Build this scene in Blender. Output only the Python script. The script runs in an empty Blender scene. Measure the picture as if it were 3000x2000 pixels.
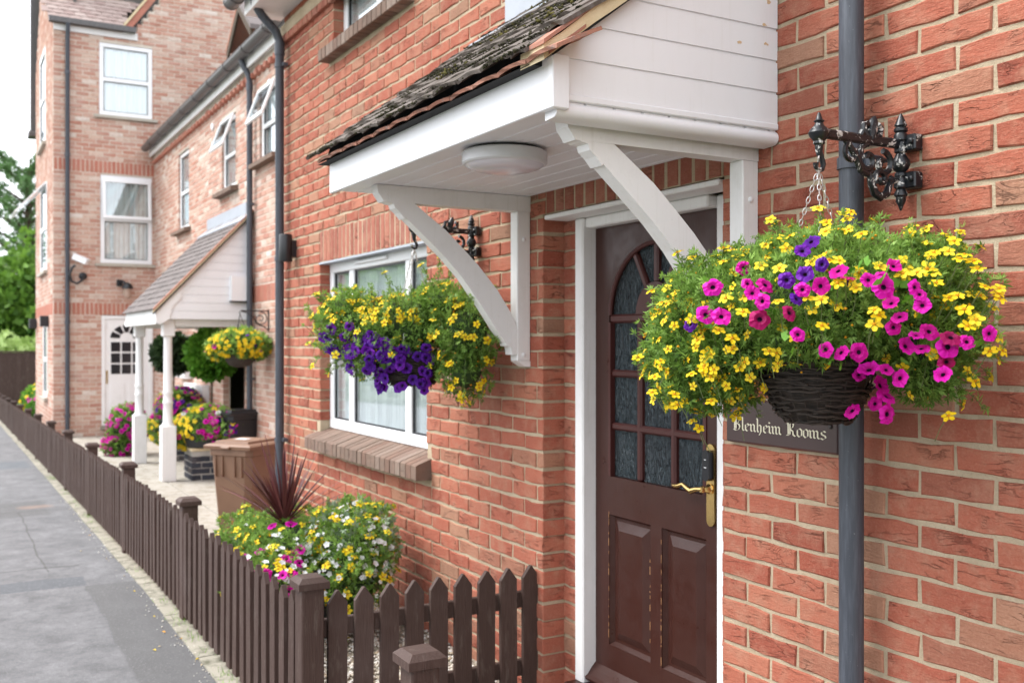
import bpy, math, random
import numpy as np
from mathutils import Vector, Matrix, Euler

R = math.radians
SC = bpy.context.scene
COL = SC.collection
rng = random.Random(7)
nrg = np.random.default_rng(11)

# ------------------------------------------------------------------ camera, sky, sun, exposure
cam_d = bpy.data.cameras.new('camera')
cam_d.lens = 35.0
cam_d.sensor_width = 36.0
cam_d.clip_start = 0.05
cam_d.clip_end = 2000
cam_d.dof.use_dof = True
cam_d.dof.focus_distance = 2.85
cam_d.dof.aperture_fstop = 4.2
cam = bpy.data.objects.new('camera', cam_d)
COL.objects.link(cam)
cam.location = (0, -2.3, 1.66)
cam.rotation_euler = (R(90), 0, R(60.5))
SC.camera = cam

SUN_EL, SUN_AZ = R(52), R(218)      # azimuth measured from +y clockwise; the street side is -y
world = bpy.data.worlds.new('World')
SC.world = world
world.use_nodes = True
wn = world.node_tree
bg = wn.nodes['Background']
sky = wn.nodes.new('ShaderNodeTexSky')
sky.sky_type = 'NISHITA'
sky.sun_disc = False
sky.sun_elevation = SUN_EL
sky.sun_rotation = SUN_AZ
sky.dust_density = 6.0
sky.air_density = 1.0
hsv = wn.nodes.new('ShaderNodeHueSaturation')
hsv.inputs['Saturation'].default_value = 0.14      # thin white overcast
wn.links.new(sky.outputs[0], hsv.inputs['Color'])
mixw = wn.nodes.new('ShaderNodeMix')
mixw.data_type = 'RGBA'
mixw.inputs[0].default_value = 0.72
wn.links.new(hsv.outputs[0], mixw.inputs[6])
mixw.inputs[7].default_value = (12.0, 12.4, 13.2, 1)
wn.links.new(mixw.outputs[2], bg.inputs['Color'])
bg.inputs['Strength'].default_value = 0.10

sun_d = bpy.data.lights.new('sun', 'SUN')
sun_d.energy = 1.5
sun_d.angle = R(30)
sun_d.color = (1.0, 0.975, 0.94)
sun = bpy.data.objects.new('sun', sun_d)
COL.objects.link(sun)
sdir = Vector((math.sin(SUN_AZ) * math.cos(SUN_EL), math.cos(SUN_AZ) * math.cos(SUN_EL), math.sin(SUN_EL)))
sun.rotation_euler = sdir.to_track_quat('Z', 'Y').to_euler()

SC.view_settings.view_transform = 'Standard'
SC.view_settings.look = 'None'
SC.view_settings.gamma = 1.0
SC.view_settings.use_curve_mapping = False
SC.view_settings.exposure = 1.30
SC.render.engine = 'CYCLES'
SC.cycles.use_denoising = True
SC.cycles.max_bounces = 7
SC.cycles.diffuse_bounces = 4
SC.cycles.glossy_bounces = 3
SC.cycles.transmission_bounces = 4
SC.cycles.transparent_max_bounces = 8
SC.cycles.caustics_reflective = False
SC.cycles.caustics_refractive = False

# ------------------------------------------------------------------ materials
MATS = {}


class NT:
    """tiny node helper"""
    def __init__(self, name):
        self.m = bpy.data.materials.new(name)
        self.m.use_nodes = True
        self.t = self.m.node_tree
        self.b = self.t.nodes['Principled BSDF']
        self.out = self.t.nodes['Material Output']
        MATS[name] = self.m

    def n(self, kind, **kw):
        nd = self.t.nodes.new(kind)
        for k, v in kw.items():
            if k.startswith('i_'):
                key = k[2:]
                nd.inputs[int(key) if key.isdigit() else key].default_value = v
            else:
                setattr(nd, k, v)
        return nd

    def l(self, a, b):
        self.t.links.new(a, b)

    def pos(self, scale=(1, 1, 1), off=None):
        g = self.n('ShaderNodeNewGeometry')
        mp = self.n('ShaderNodeMapping')
        mp.inputs['Scale'].default_value = scale
        self.l(g.outputs['Position'], mp.inputs['Vector'])
        if off is not None:
            self.l(off, mp.inputs['Location'])
        return mp.outputs[0]

    def noise(self, vec, scale, detail=3, rough=.5, dist=0.0):
        nd = self.n('ShaderNodeTexNoise')
        nd.inputs['Scale'].default_value = scale
        nd.inputs['Detail'].default_value = detail
        nd.inputs['Roughness'].default_value = rough
        nd.inputs['Distortion'].default_value = dist
        self.l(vec, nd.inputs['Vector'])
        return nd.outputs['Fac']

    def ramp(self, fac, stops, interp='LINEAR'):
        r = self.n('ShaderNodeValToRGB')
        cr = r.color_ramp
        cr.interpolation = interp
        while len(cr.elements) < len(stops):
            cr.elements.new(0.5)
        for e, (p, c) in zip(cr.elements, stops):
            e.position = p
            e.color = (*c, 1) if len(c) == 3 else c
        self.l(fac, r.inputs['Fac'])
        return r.outputs['Color']

    def mix(self, fac, a, b, mode='MIX'):
        nd = self.n('ShaderNodeMix')
        nd.data_type = 'RGBA'
        nd.blend_type = mode
        for sock, v in ((0, fac), (6, a), (7, b)):
            if hasattr(v, 'is_output') or hasattr(v, 'links'):
                self.l(v, nd.inputs[sock])
            else:
                nd.inputs[sock].default_value = v if sock == 0 else ((*v, 1) if len(v) == 3 else v)
        return nd.outputs[2]

    def math(self, op, a, b=None, clamp=False):
        nd = self.n('ShaderNodeMath')
        nd.operation = op
        nd.use_clamp = clamp
        for i, v in enumerate((a, b)):
            if v is None:
                continue
            if hasattr(v, 'links'):
                self.l(v, nd.inputs[i])
            else:
                nd.inputs[i].default_value = v
        return nd.outputs[0]

    def bump(self, h, strength=.3, dist=.01):
        nd = self.n('ShaderNodeBump')
        nd.inputs['Strength'].default_value = strength
        nd.inputs['Distance'].default_value = dist
        self.l(h, nd.inputs['Height'])
        self.l(nd.outputs[0], self.b.inputs['Normal'])

    def set(self, color=None, rough=None, metal=None, spec=None, **kw):
        b = self.b.inputs
        if color is not None:
            if hasattr(color, 'links'):
                self.l(color, b['Base Color'])
            else:
                b['Base Color'].default_value = (*color, 1)
        if rough is not None:
            if hasattr(rough, 'links'):
                self.l(rough, b['Roughness'])
            else:
                b['Roughness'].default_value = rough
        if metal is not None:
            b['Metallic'].default_value = metal
        if spec is not None:
            b['Specular IOR Level'].default_value = spec
        for k, v in kw.items():
            b[k].default_value = v
        return self.m


def rnd_socket(t, from_object):
    if from_object:
        return t.n('ShaderNodeObjectInfo').outputs['Random']
    a = t.n('ShaderNodeAttribute')
    a.attribute_name = 'tint'
    return a.outputs['Fac']


def brick_material(name, from_object, stops, pale=0.0, dark=1.0, crease=1.0, blotch=1.0):
    t = NT(name)
    r = rnd_socket(t, from_object)
    comb = t.n('ShaderNodeCombineXYZ')
    for i, k in enumerate((37.0, 91.0, 53.0)):
        t.l(t.math('MULTIPLY', r, k), comb.inputs[i])
    v = t.pos((1, 1, 1), comb.outputs[0])
    vs = t.pos((1, 1, 3.8), comb.outputs[0])
    base = t.ramp(r, stops)
    # firing blotches
    blot = t.noise(v, 14, 3, .6)
    base = t.mix(t.math('MULTIPLY', t.math('SUBTRACT', blot, .48, True), 2.2 * blotch, True), base, (.42, .225, .15))
    blot2 = t.noise(v, 33, 4, .65)
    base = t.mix(t.math('MULTIPLY', t.math('SUBTRACT', .46, blot2), 1.5 * blotch, True), base, (.25, .085, .052))
    if pale > 0:
        pn = t.noise(t.pos((.8, .8, 1.6)), 1.5, 4, .7)
        base = t.mix(t.math('MULTIPLY', t.math('SUBTRACT', pn, .44, True), pale * 5, True), base, (.62, .52, .46))
    # folded creases of hand-thrown bricks
    w = t.noise(vs, 6.0, 4, .6, .9)
    ridge = t.math('ABSOLUTE', t.math('SUBTRACT', w, .5))
    line = t.math('SUBTRACT', 1.0, t.math('MULTIPLY', ridge, 42.0), True)
    gate = t.math('MULTIPLY', t.math('SUBTRACT', t.noise(v, 8.0, 2), .50), 6.0, True)
    cr = t.math('MULTIPLY', line, gate)
    base = t.mix(t.math('MULTIPLY', cr, .20 * crease), base, (.10, .035, .024))
    if not pale:
        wn_ = t.noise(t.pos((1, 1, 1.4)), 1.7, 5, .7)
        base = t.mix(t.math('MULTIPLY', t.math('SUBTRACT', wn_, .55, True), 1.5 * blotch, True), base, (.48, .29, .21))
        base = t.mix(t.math('MULTIPLY', t.math('SUBTRACT', .44, wn_, True), 1.4 * blotch, True), base, (.24, .085, .055))
    grain = t.noise(v, 150, 4, .72)
    base = t.mix(t.math('MULTIPLY', t.math('SUBTRACT', grain, .5, True), 1.6 * blotch, True), base, (.50, .27, .19))
    base = t.mix(t.math('MULTIPLY', t.math('SUBTRACT', .46, grain, True), 2.0 * blotch, True), base, (.20, .06, .04))
    t.set(base, .9, spec=.25)
    h = t.math('ADD', t.math('MULTIPLY', grain, .30), t.math('MULTIPLY', t.noise(vs, 30, 5, .7, .3), .7))
    h = t.math('SUBTRACT', h, t.math('MULTIPLY', cr, 1.3 * crease))
    t.bump(h, .8, .009)
    return t.m


RED = [(0.0, (.27, .070, .044)), (.2, (.365, .106, .066)), (.42, (.405, .130, .080)), (.60, (.32, .084, .052)),
       (.74, (.44, .165, .102)), (.84, (.29, .092, .060)), (.93, (.39, .195, .122)), (1.0, (.29, .16, .105))]
brick_material('brick', True, RED)
brick_material('brick_field', False, RED)
OLD = [(0.0, (.43, .215, .165)), (.3, (.50, .29, .225)), (.5, (.56, .36, .285)), (.66, (.44, .20, .145)),
       (.80, (.62, .47, .39)), (.91, (.55, .38, .30)), (1.0, (.70, .63, .57))]
brick_material('old_brick', True, OLD, pale=.32, crease=.5)
brick_material('old_brick_field', False, OLD, pale=.32, crease=.5)
SOLD = [(0, (.27, .085, .058)), (.4, (.34, .115, .08)), (.75, (.40, .15, .10)), (1, (.30, .12, .09))]
brick_material('soldier_brick', True, SOLD, crease=.7)
OLDS = [(0, (.42, .15, .105)), (.5, (.47, .19, .14)), (1, (.40, .17, .125))]
brick_material('old_soldier_brick', True, OLDS, crease=.3)
SILL = [(0, (.15, .105, .082)), (.4, (.205, .150, .118)), (.75, (.17, .105, .08)), (1, (.25, .195, .16))]
brick_material('sill_brick', True, SILL, crease=.5, blotch=.25)
BLUE = [(0, (.030, .034, .045)), (.5, (.05, .055, .072)), (.85, (.075, .07, .078)), (1, (.10, .085, .08))]
brick_material('blue_brick', True, BLUE, crease=.2, blotch=.08)


def simple(name, color, rough=.6, noise_scale=None, noise_amt=.2, dark=None, bump=0.0, bscale=60, **kw):
    t = NT(name)
    c = color
    if noise_scale:
        d = dark or tuple(x * .55 for x in color)
        f = t.noise(t.pos(), noise_scale, 4, .62)
        c = t.mix(t.math('MULTIPLY', t.math('SUBTRACT', f, .38, True), noise_amt * 5, True), color, d)
    t.set(c, rough, **kw)
    if bump:
        t.bump(t.noise(t.pos(), bscale, 4, .6), bump, .004)
    return t.m


def mortar(name, col, col2):
    t = NT(name)
    a = t.noise(t.pos(), 260, 3, .7)
    b = t.noise(t.pos(), 5, 5, .7)
    c = t.mix(t.math('MULTIPLY', t.math('SUBTRACT', b, .36, True), 3.4, True), col, col2)
    c = t.mix(t.math('MULTIPLY', t.math('SUBTRACT', a, .52, True), 3.0, True), c, tuple(x * .62 for x in col))
    t.set(c, .95, spec=.15)
    t.bump(t.math('ADD', a, t.noise(t.pos(), 70, 3)), .7, .006)


mortar('mortar', (.53, .435, .31), (.42, .335, .23))
mortar('old_mortar', (.60, .52, .44), (.66, .59, .51))
mortar('grey_mortar', (.46, .44, .41), (.36, .34, .31))


def white_paint(name, col, rough, grime, brush):
    t = NT(name)
    f = t.noise(t.pos((1, 1, .6)), 5.5, 5, .7)
    g = t.noise(t.pos(), 46, 4, .7)
    c = t.mix(t.math('MULTIPLY', t.math('SUBTRACT', f, .52, True), grime * 4, True), col, (.55, .53, .50))
    c = t.mix(t.math('MULTIPLY', t.math('SUBTRACT', g, .64, True), 5.0 * grime + .25, True), c, (.40, .37, .31))
    dr = t.noise(t.pos((26, 26, 1.3)), 2.2, 4, .7)
    c = t.mix(t.math('MULTIPLY', t.math('SUBTRACT', dr, .55, True), 3.2 * grime + .12, True), c, (.50, .49, .42))
    t.set(c, rough, spec=.35)
    t.bump(t.noise(t.pos((1, 1, 1)), 85, 3, .6), brush, .003)


white_paint('white_paint', (.80, .79, .785), .45, .34, .2)
white_paint('white_upvc', (.82, .825, .84), .28, .06, .03)
white_paint('white_board', (.80, .80, .82), .38, .12, .05)
simple('stain_peel', (.62, .44, .26), .8)


def door_mat(name, col, chip):
    t = NT(name)
    v = t.pos((9, 9, .7))
    g = t.noise(v, 26, 4, .6)
    c = t.mix(g, tuple(x * .8 for x in col), tuple(x * 1.25 for x in col))
    if chip:
        e = t.noise(t.pos((1, 1, .5)), 95, 3, .7)
        ed = t.n('ShaderNodeNewGeometry').outputs['Pointiness']
        m = t.math('MULTIPLY', t.math('SUBTRACT', ed, .535, True), 14, True)
        m = t.math('MULTIPLY', m, t.math('MULTIPLY', t.math('SUBTRACT', e, .53, True), 12, True))
        c = t.mix(m, c, (.30, .13, .05))
    t.set(c, t.ramp(t.noise(t.pos(), 9, 4, .7), [(.3, (.26, .26, .26)), (.7, (.5, .5, .5))]), spec=.32)
    t.bump(g, .16, .003)


door_mat('door_paint', (.043, .0140, .0100), False)
door_mat('door_glaze_bar', (.062, .018, .016), False)


def fence_mat():
    t = NT('fence_paint')
    o = t.n('ShaderNodeObjectInfo').outputs['Random']
    g = t.noise(t.pos((30, 30, 1.6)), 9, 4, .6)
    w = t.noise(t.pos(), 2.2, 3, .6)
    c = t.mix(t.ramp(g, [(.3, (0, 0, 0)), (.7, (1, 1, 1))]), (.050, .027, .021), (.084, .051, .042))
    c = t.mix(t.math('MULTIPLY', o, .55), c, (.048, .026, .020))
    dirt = t.noise(t.pos((5, 5, 1)), 6, 5, .75)
    c = t.mix(t.math('MULTIPLY', t.math('SUBTRACT', dirt, .55, True), 3.0, True), c, (.15, .12, .10))
    c = t.mix(t.math('MULTIPLY', t.math('SUBTRACT', w, .58, True), 1.6, True), c, (.12, .09, .085))
    t.set(c, .62, spec=.3)
    t.bump(g, .7, .005)


fence_mat()


def pipe_mat(name, col):
    t = NT(name)
    g = t.noise(t.pos((8, 8, .6)), 12, 4, .65)
    s = t.noise(t.pos(), 120, 2, .6)
    c = t.mix(t.math('MULTIPLY', t.math('SUBTRACT', g, .45, True), 3, True), col, tuple(min(1, x * 1.7 + .01) for x in col))
    c = t.mix(t.math('MULTIPLY', t.math('SUBTRACT', s, .70, True), 6, True), c, (.30, .30, .31))
    t.set(c, .42, spec=.45)
    t.bump(g, .05, .002)


pipe_mat('pipe_grey', (.050, .056, .070))
pipe_mat('gutter_grey', (.085, .080, .080))


def iron():
    t = NT('cast_iron')
    n = t.noise(t.pos(), 44, 3, .65, .8)
    nz = t.n('ShaderNodeSeparateXYZ')
    t.l(t.n('ShaderNodeNewGeometry').outputs['Normal'], nz.inputs[0])
    m = t.math('MULTIPLY', t.math('SUBTRACT', n, .585, True), 22, True)
    m = t.math('MULTIPLY', m, .8)
    c = t.mix(m, (.007, .009, .012), (.62, .60, .57))
    t.set(c, .33, spec=.5)
    t.bump(n, .25, .003)


iron()
simple('black_iron', (.012, .013, .016), .4)
simple('chain_steel', (.62, .61, .60), .38, metal=.85)
simple('worn_wood', (.34, .17, .075), .8)
simple('brass', (.72, .50, .20), .24, 60, .25, (.42, .28, .11), metal=1.0)
simple('keypad_black', (.012, .012, .016), .22)
simple('sign_plate', (.062, .036, .038), .22, 8, .2, (.045, .027, .028))
simple('sign_letter', (.66, .61, .46), .5)
simple('rust_plug', (.03, .02, .02), .5)


def tile_mat(name, a, b, moss):
    t = NT(name)
    r = t.n('ShaderNodeObjectInfo').outputs['Random']
    c = t.mix(r, a, b)
    n = t.noise(t.pos(), 28, 5, .7)
    c = t.mix(t.math('MULTIPLY', t.math('SUBTRACT', n, .5, True), 3.2, True), c, (.21, .19, .18))
    if moss:
        m = t.noise(t.pos(), 11, 5, .75)
        c = t.mix(t.math('MULTIPLY', t.math('SUBTRACT', m, .53, True), 7 * moss, True), c, (.045, .042, .022))
        m2 = t.noise(t.pos(), 75, 3, .7)
        c = t.mix(t.math('MULTIPLY', t.math('SUBTRACT', m2, .6, True), 6 * moss, True), c, (.10, .085, .022))
    t.set(c, .9, spec=.2)
    t.bump(t.noise(t.pos(), 120, 4, .65), .6, .004)


tile_mat('mossy_tile', (.095, .078, .066), (.155, .130, .115), .6)
tile_mat('slate_tile', (.135, .118, .112), (.185, .160, .155), .06)
tile_mat('clay_tile', (.34, .15, .105), (.42, .21, .15), .12)
tile_mat('pink_tile', (.42, .335, .305), (.31, .225, .205), .0)
simple('moss', (.060, .060, .022), 1.0, 40, .3, (.20, .14, .03), bump=.8, bscale=180, spec=.1)
simple('moss_dark', (.030, .031, .020), 1.0, 60, .3, (.09, .075, .03), bump=.8, bscale=200, spec=.1)
simple('verge_mortar', (.66, .55, .36), .95, 22, .25, (.52, .38, .2), bump=.5, bscale=120)
simple('stone', (.44, .40, .34), .9, 12, .25, (.30, .28, .24))
simple('lead', (.36, .385, .43), .5, 6, .25, (.27, .29, .33))
simple('dark_void', (.012, .012, .013), .9)
simple('interior', (.10, .095, .09), .9)
simple('lamp_body', (.60, .60, .62), .4)
simple('lamp_diffuser', (.68, .66, .72), .22)


def glass(name, tint, mixv, rough=.02, wob=0.0):
    t = NT(name)
    tr = t.n('ShaderNodeBsdfTransparent')
    tr.inputs[0].default_value = (*tint, 1)
    gl = t.n('ShaderNodeBsdfGlossy')
    gl.inputs['Roughness'].default_value = rough
    gl.inputs['Color'].default_value = (.9, .93, .95, 1)
    lw = t.n('ShaderNodeLayerWeight')
    lw.inputs[0].default_value = .5
    f = t.math('ADD', t.math('MULTIPLY', t.math('POWER', lw.outputs['Facing'], 4.0), .85), mixv, True)
    mx = t.n('ShaderNodeMixShader')
    t.l(f, mx.inputs[0])
    t.l(tr.outputs[0], mx.inputs[1])
    t.l(gl.outputs[0], mx.inputs[2])
    t.l(mx.outputs[0], t.out.inputs[0])


glass('window_glass', (.95, .98, .98), .15)


def obscure_glass():
    t = NT('obscure_glass')
    n = t.noise(t.pos((11, 11, 2.6)), 6.5, 3, .6, 2.4)
    n2 = t.noise(t.pos((20, 20, 5)), 9, 2, .5, 1.0)
    c = t.mix(t.ramp(n, [(.35, (0, 0, 0)), (.62, (1, 1, 1))]), (.012, .021, .028), (.085, .115, .13))
    t.set(c, .08, spec=1.0)
    t.bump(t.math('ADD', n, t.math('MULTIPLY', n2, .4)), 1.0, .035)


obscure_glass()


def curtain():
    t = NT('net_curtain')
    w = t.n('ShaderNodeTexWave')
    w.wave_type = 'BANDS'
    w.inputs['Scale'].default_value = 6
    w.inputs['Distortion'].default_value = 3
    t.l(t.pos((3, 3, .3)), w.inputs['Vector'])
    c = t.mix(w.outputs['Fac'], (.78, .80, .82), (.93, .94, .95))
    t.set(c, .8)
    t.b.inputs['Emission Strength'].default_value = 0


curtain()


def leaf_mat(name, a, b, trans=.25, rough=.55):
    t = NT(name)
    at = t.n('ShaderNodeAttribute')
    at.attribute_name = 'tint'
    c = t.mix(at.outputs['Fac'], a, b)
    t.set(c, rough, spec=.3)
    tl = t.n('ShaderNodeBsdfTranslucent')
    t.l(c, tl.inputs[0])
    mx = t.n('ShaderNodeMixShader')
    mx.inputs[0].default_value = trans
    t.l(t.b.outputs[0], mx.inputs[1])
    t.l(tl.outputs[0], mx.inputs[2])
    t.l(mx.outputs[0], t.out.inputs[0])


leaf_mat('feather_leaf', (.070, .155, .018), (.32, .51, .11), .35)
leaf_mat('dark_leaf', (.016, .034, .014), (.055, .10, .035))
leaf_mat('bright_leaf', (.05, .17, .012), (.17, .38, .04))
leaf_mat('tree_leaf', (.050, .13, .018), (.19, .34, .05), .3)
leaf_mat('pine_leaf', (.045, .11, .035), (.14, .26, .09), .2)
leaf_mat('pale_leaf', (.22, .34, .07), (.45, .58, .22), .3)
leaf_mat('grey_leaf', (.12, .19, .10), (.26, .34, .22), .2)
leaf_mat('cordyline_leaf', (.055, .014, .016), (.17, .055, .055), .12, .4)
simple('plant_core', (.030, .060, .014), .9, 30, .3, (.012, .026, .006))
simple('stem', (.10, .13, .04), .7)
simple('soil', (.03, .022, .016), .95)


def petal(name, a, b, trans=.22, eye=None, rad=.031):
    t = NT(name)
    r = t.n('ShaderNodeObjectInfo').outputs['Random']
    c = t.mix(r, a, b)
    tc = t.n('ShaderNodeTexCoord')
    if eye is not None:
        ln = t.n('ShaderNodeVectorMath', operation='LENGTH')
        t.l(tc.outputs['Object'], ln.inputs[0])
        q = t.math('DIVIDE', ln.outputs['Value'], rad)
        n = t.noise(tc.outputs['Object'], 130, 3, .6)
        q = t.math('ADD', q, t.math('MULTIPLY', t.math('SUBTRACT', n, .5), .35))
        c = t.mix(t.ramp(q, [(.22, (1, 1, 1)), (.52, (.35, .35, .35)), (.95, (0, 0, 0))]), c, eye)
    else:
        n = t.noise(tc.outputs['Object'], 160, 2, .6)
        c = t.mix(t.math('MULTIPLY', n, .35), c, tuple(x * .78 for x in a))
    t.set(c, .55, spec=.2)
    tl = t.n('ShaderNodeBsdfTranslucent')
    t.l(c, tl.inputs[0])
    mx = t.n('ShaderNodeMixShader')
    mx.inputs[0].default_value = trans
    t.l(t.b.outputs[0], mx.inputs[1])
    t.l(tl.outputs[0], mx.inputs[2])
    t.l(mx.outputs[0], t.out.inputs[0])


petal('yellow_petal', (.86, .60, .010), (.92, .72, .045))
petal('yellow_centre', (.62, .27, .010), (.72, .36, .015))
petal('magenta_petal', (.58, .004, .28), (.80, .014, .50), eye=(.36, .0, .16))
petal('crimson_petal', (.36, .006, .10), (.46, .01, .14), eye=(.16, .0, .04))
petal('purple_petal', (.075, .008, .27), (.20, .016, .42), eye=(.04, .003, .14))
petal('white_petal', (.80, .80, .80), (.86, .85, .86))
petal('throat', (.018, .004, .020), (.03, .006, .03))

t = NT('wicker')
w1 = t.noise(t.pos((1, 1, 6)), 40, 4, .7)
t.set(t.mix(t.ramp(w1, [(.35, (0, 0, 0)), (.7, (1, 1, 1))]), (.006, .004, .003), (.048, .033, .024)), .7)
t.bump(w1, .5, .004)


def asphalt():
    t = NT('asphalt')
    g = t.n('ShaderNodeNewGeometry')
    sx = t.n('ShaderNodeSeparateXYZ')
    wob = t.noise(t.pos(), 1.3, 3, .6)
    t.l(g.outputs['Position'], sx.inputs[0])
    wob2 = t.noise(t.pos(), 22, 4, .7)
    dw = t.math('ADD', t.math('MULTIPLY', t.math('SUBTRACT', wob, .5), .16), t.math('MULTIPLY', t.math('SUBTRACT', wob2, .5), .05))
    X = t.math('ADD', sx.outputs[0], dw)
    Y = t.math('ADD', sx.outputs[1], t.math('MULTIPLY', dw, .6))

    def box(x0, x1, y0, y1, soft=40):
        def ss(v, a, s):
            return t.math('MULTIPLY', t.math('MULTIPLY', t.math('SUBTRACT', v, a), s * soft), 1.0, True)
        r = t.math('MULTIPLY', ss(X, x0, 1), ss(X, x1, -1))
        return t.math('MULTIPLY', r, t.math('MULTIPLY', ss(Y, y0, 1), ss(Y, y1, -1)))
    fine = t.noise(t.pos(), 62, 5, .85)
    mid = t.noise(t.pos(), 4.0, 5, .65)
    c = t.mix(t.ramp(mid, [(.3, (0, 0, 0)), (.7, (1, 1, 1))]), (.130, .128, .131), (.228, .224, .229))
    blo = t.noise(t.pos(), 17, 4, .7)
    c = t.mix(t.math('MULTIPLY', t.math('SUBTRACT', blo, .46, True), 2.4, True), c, (.112, .110, .112))
    trench = t.math('MAXIMUM', box(-7.35, 3, -1.50, -1.1, 60), box(-12.3, -11.0, -2.6, -1.35, 14))
    c = t.mix(t.math('MULTIPLY', trench, .75), c, (.122, .119, .118))
    band = box(-7.72, -7.36, -4, -1.46, 60)
    c = t.mix(t.math('MULTIPLY', band, .8), c, (.115, .12, .13))
    band2 = box(-17.5, -16.2, -4, -1.2, 20)
    c = t.mix(t.math('MULTIPLY', band2, .6), c, (.12, .135, .15))
    # cracks and joints
    cr = t.math('MAXIMUM', box(-11.4, -8.0, -1.685, -1.665, 130), box(-8.18, -8.14, -4, -1.45, 90))
    cr = t.math('MAXIMUM', cr, box(-11.45, -11.40, -4, -1.2, 60))
    c = t.mix(t.math('MULTIPLY', cr, .75), c, (.085, .08, .075))
    clay = t.math('MULTIPLY', box(-11.9, -11.6, -1.7, -1.3, 12), t.noise(t.pos(), 14, 3))
    c = t.mix(t.math('MULTIPLY', clay, .7), c, (.42, .27, .20))
    c = t.mix(t.math('MULTIPLY', t.math('SUBTRACT', fine, .57, True), 5.0, True), c, (.46, .45, .445))
    c = t.mix(t.math('MULTIPLY', t.math('SUBTRACT', .43, fine, True), 4.5, True), c, (.075, .075, .075))
    t.set(c, .92, spec=.2)
    t.bump(fine, .9, .01)


asphalt()


def concrete(name, a, b, grime):
    t = NT(name)
    m = t.noise(t.pos(), 2.4, 5, .65)
    f = t.noise(t.pos(), 130, 3, .7)
    c = t.mix(m, a, b)
    g = t.noise(t.pos(), 7.5, 5, .75)
    c = t.mix(t.math('MULTIPLY', t.math('SUBTRACT', g, .48, True), 5, True), c, grime)
    c = t.mix(t.math('MULTIPLY', t.math('SUBTRACT', f, .55, True), 2.0, True), c, tuple(x * .5 for x in a))
    t.set(c, .93, spec=.2)
    t.bump(f, .5, .004)


concrete('concrete', (.34, .31, .27), (.44, .41, .36), (.24, .215, .16))
concrete('kerb_concrete', (.24, .22, .175), (.38, .35, .29), (.12, .115, .08))
concrete('gravel_bed', (.30, .26, .20), (.42, .38, .32), (.16, .15, .12))
t = NT('gravel_stone')
at = t.n('ShaderNodeAttribute')
at.attribute_name = 'tint'
t.set(t.ramp(at.outputs['Fac'], [(0, (.55, .50, .42)), (.3, (.68, .65, .60)), (.55, (.42, .33, .22)), (.8, (.74, .71, .67)), (1, (.30, .27, .24))]), .8)
simple('ground_grass', (.10, .13, .05), .95, 1.5, .3)
simple('bin_brown', (.215, .122, .076), .5, 5, .22, (.16, .08, .05))
simple('paper_label', (.80, .79, .78), .6)
simple('black_plastic', (.016, .017, .020), .45)
simple('bark', (.085, .06, .04), .95, 20, .3)
simple('cable_blue', (.02, .03, .12), .5)
simple('lantern_glass', (.42, .30, .24), .25)

# ------------------------------------------------------------------ mesh builder


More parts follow.
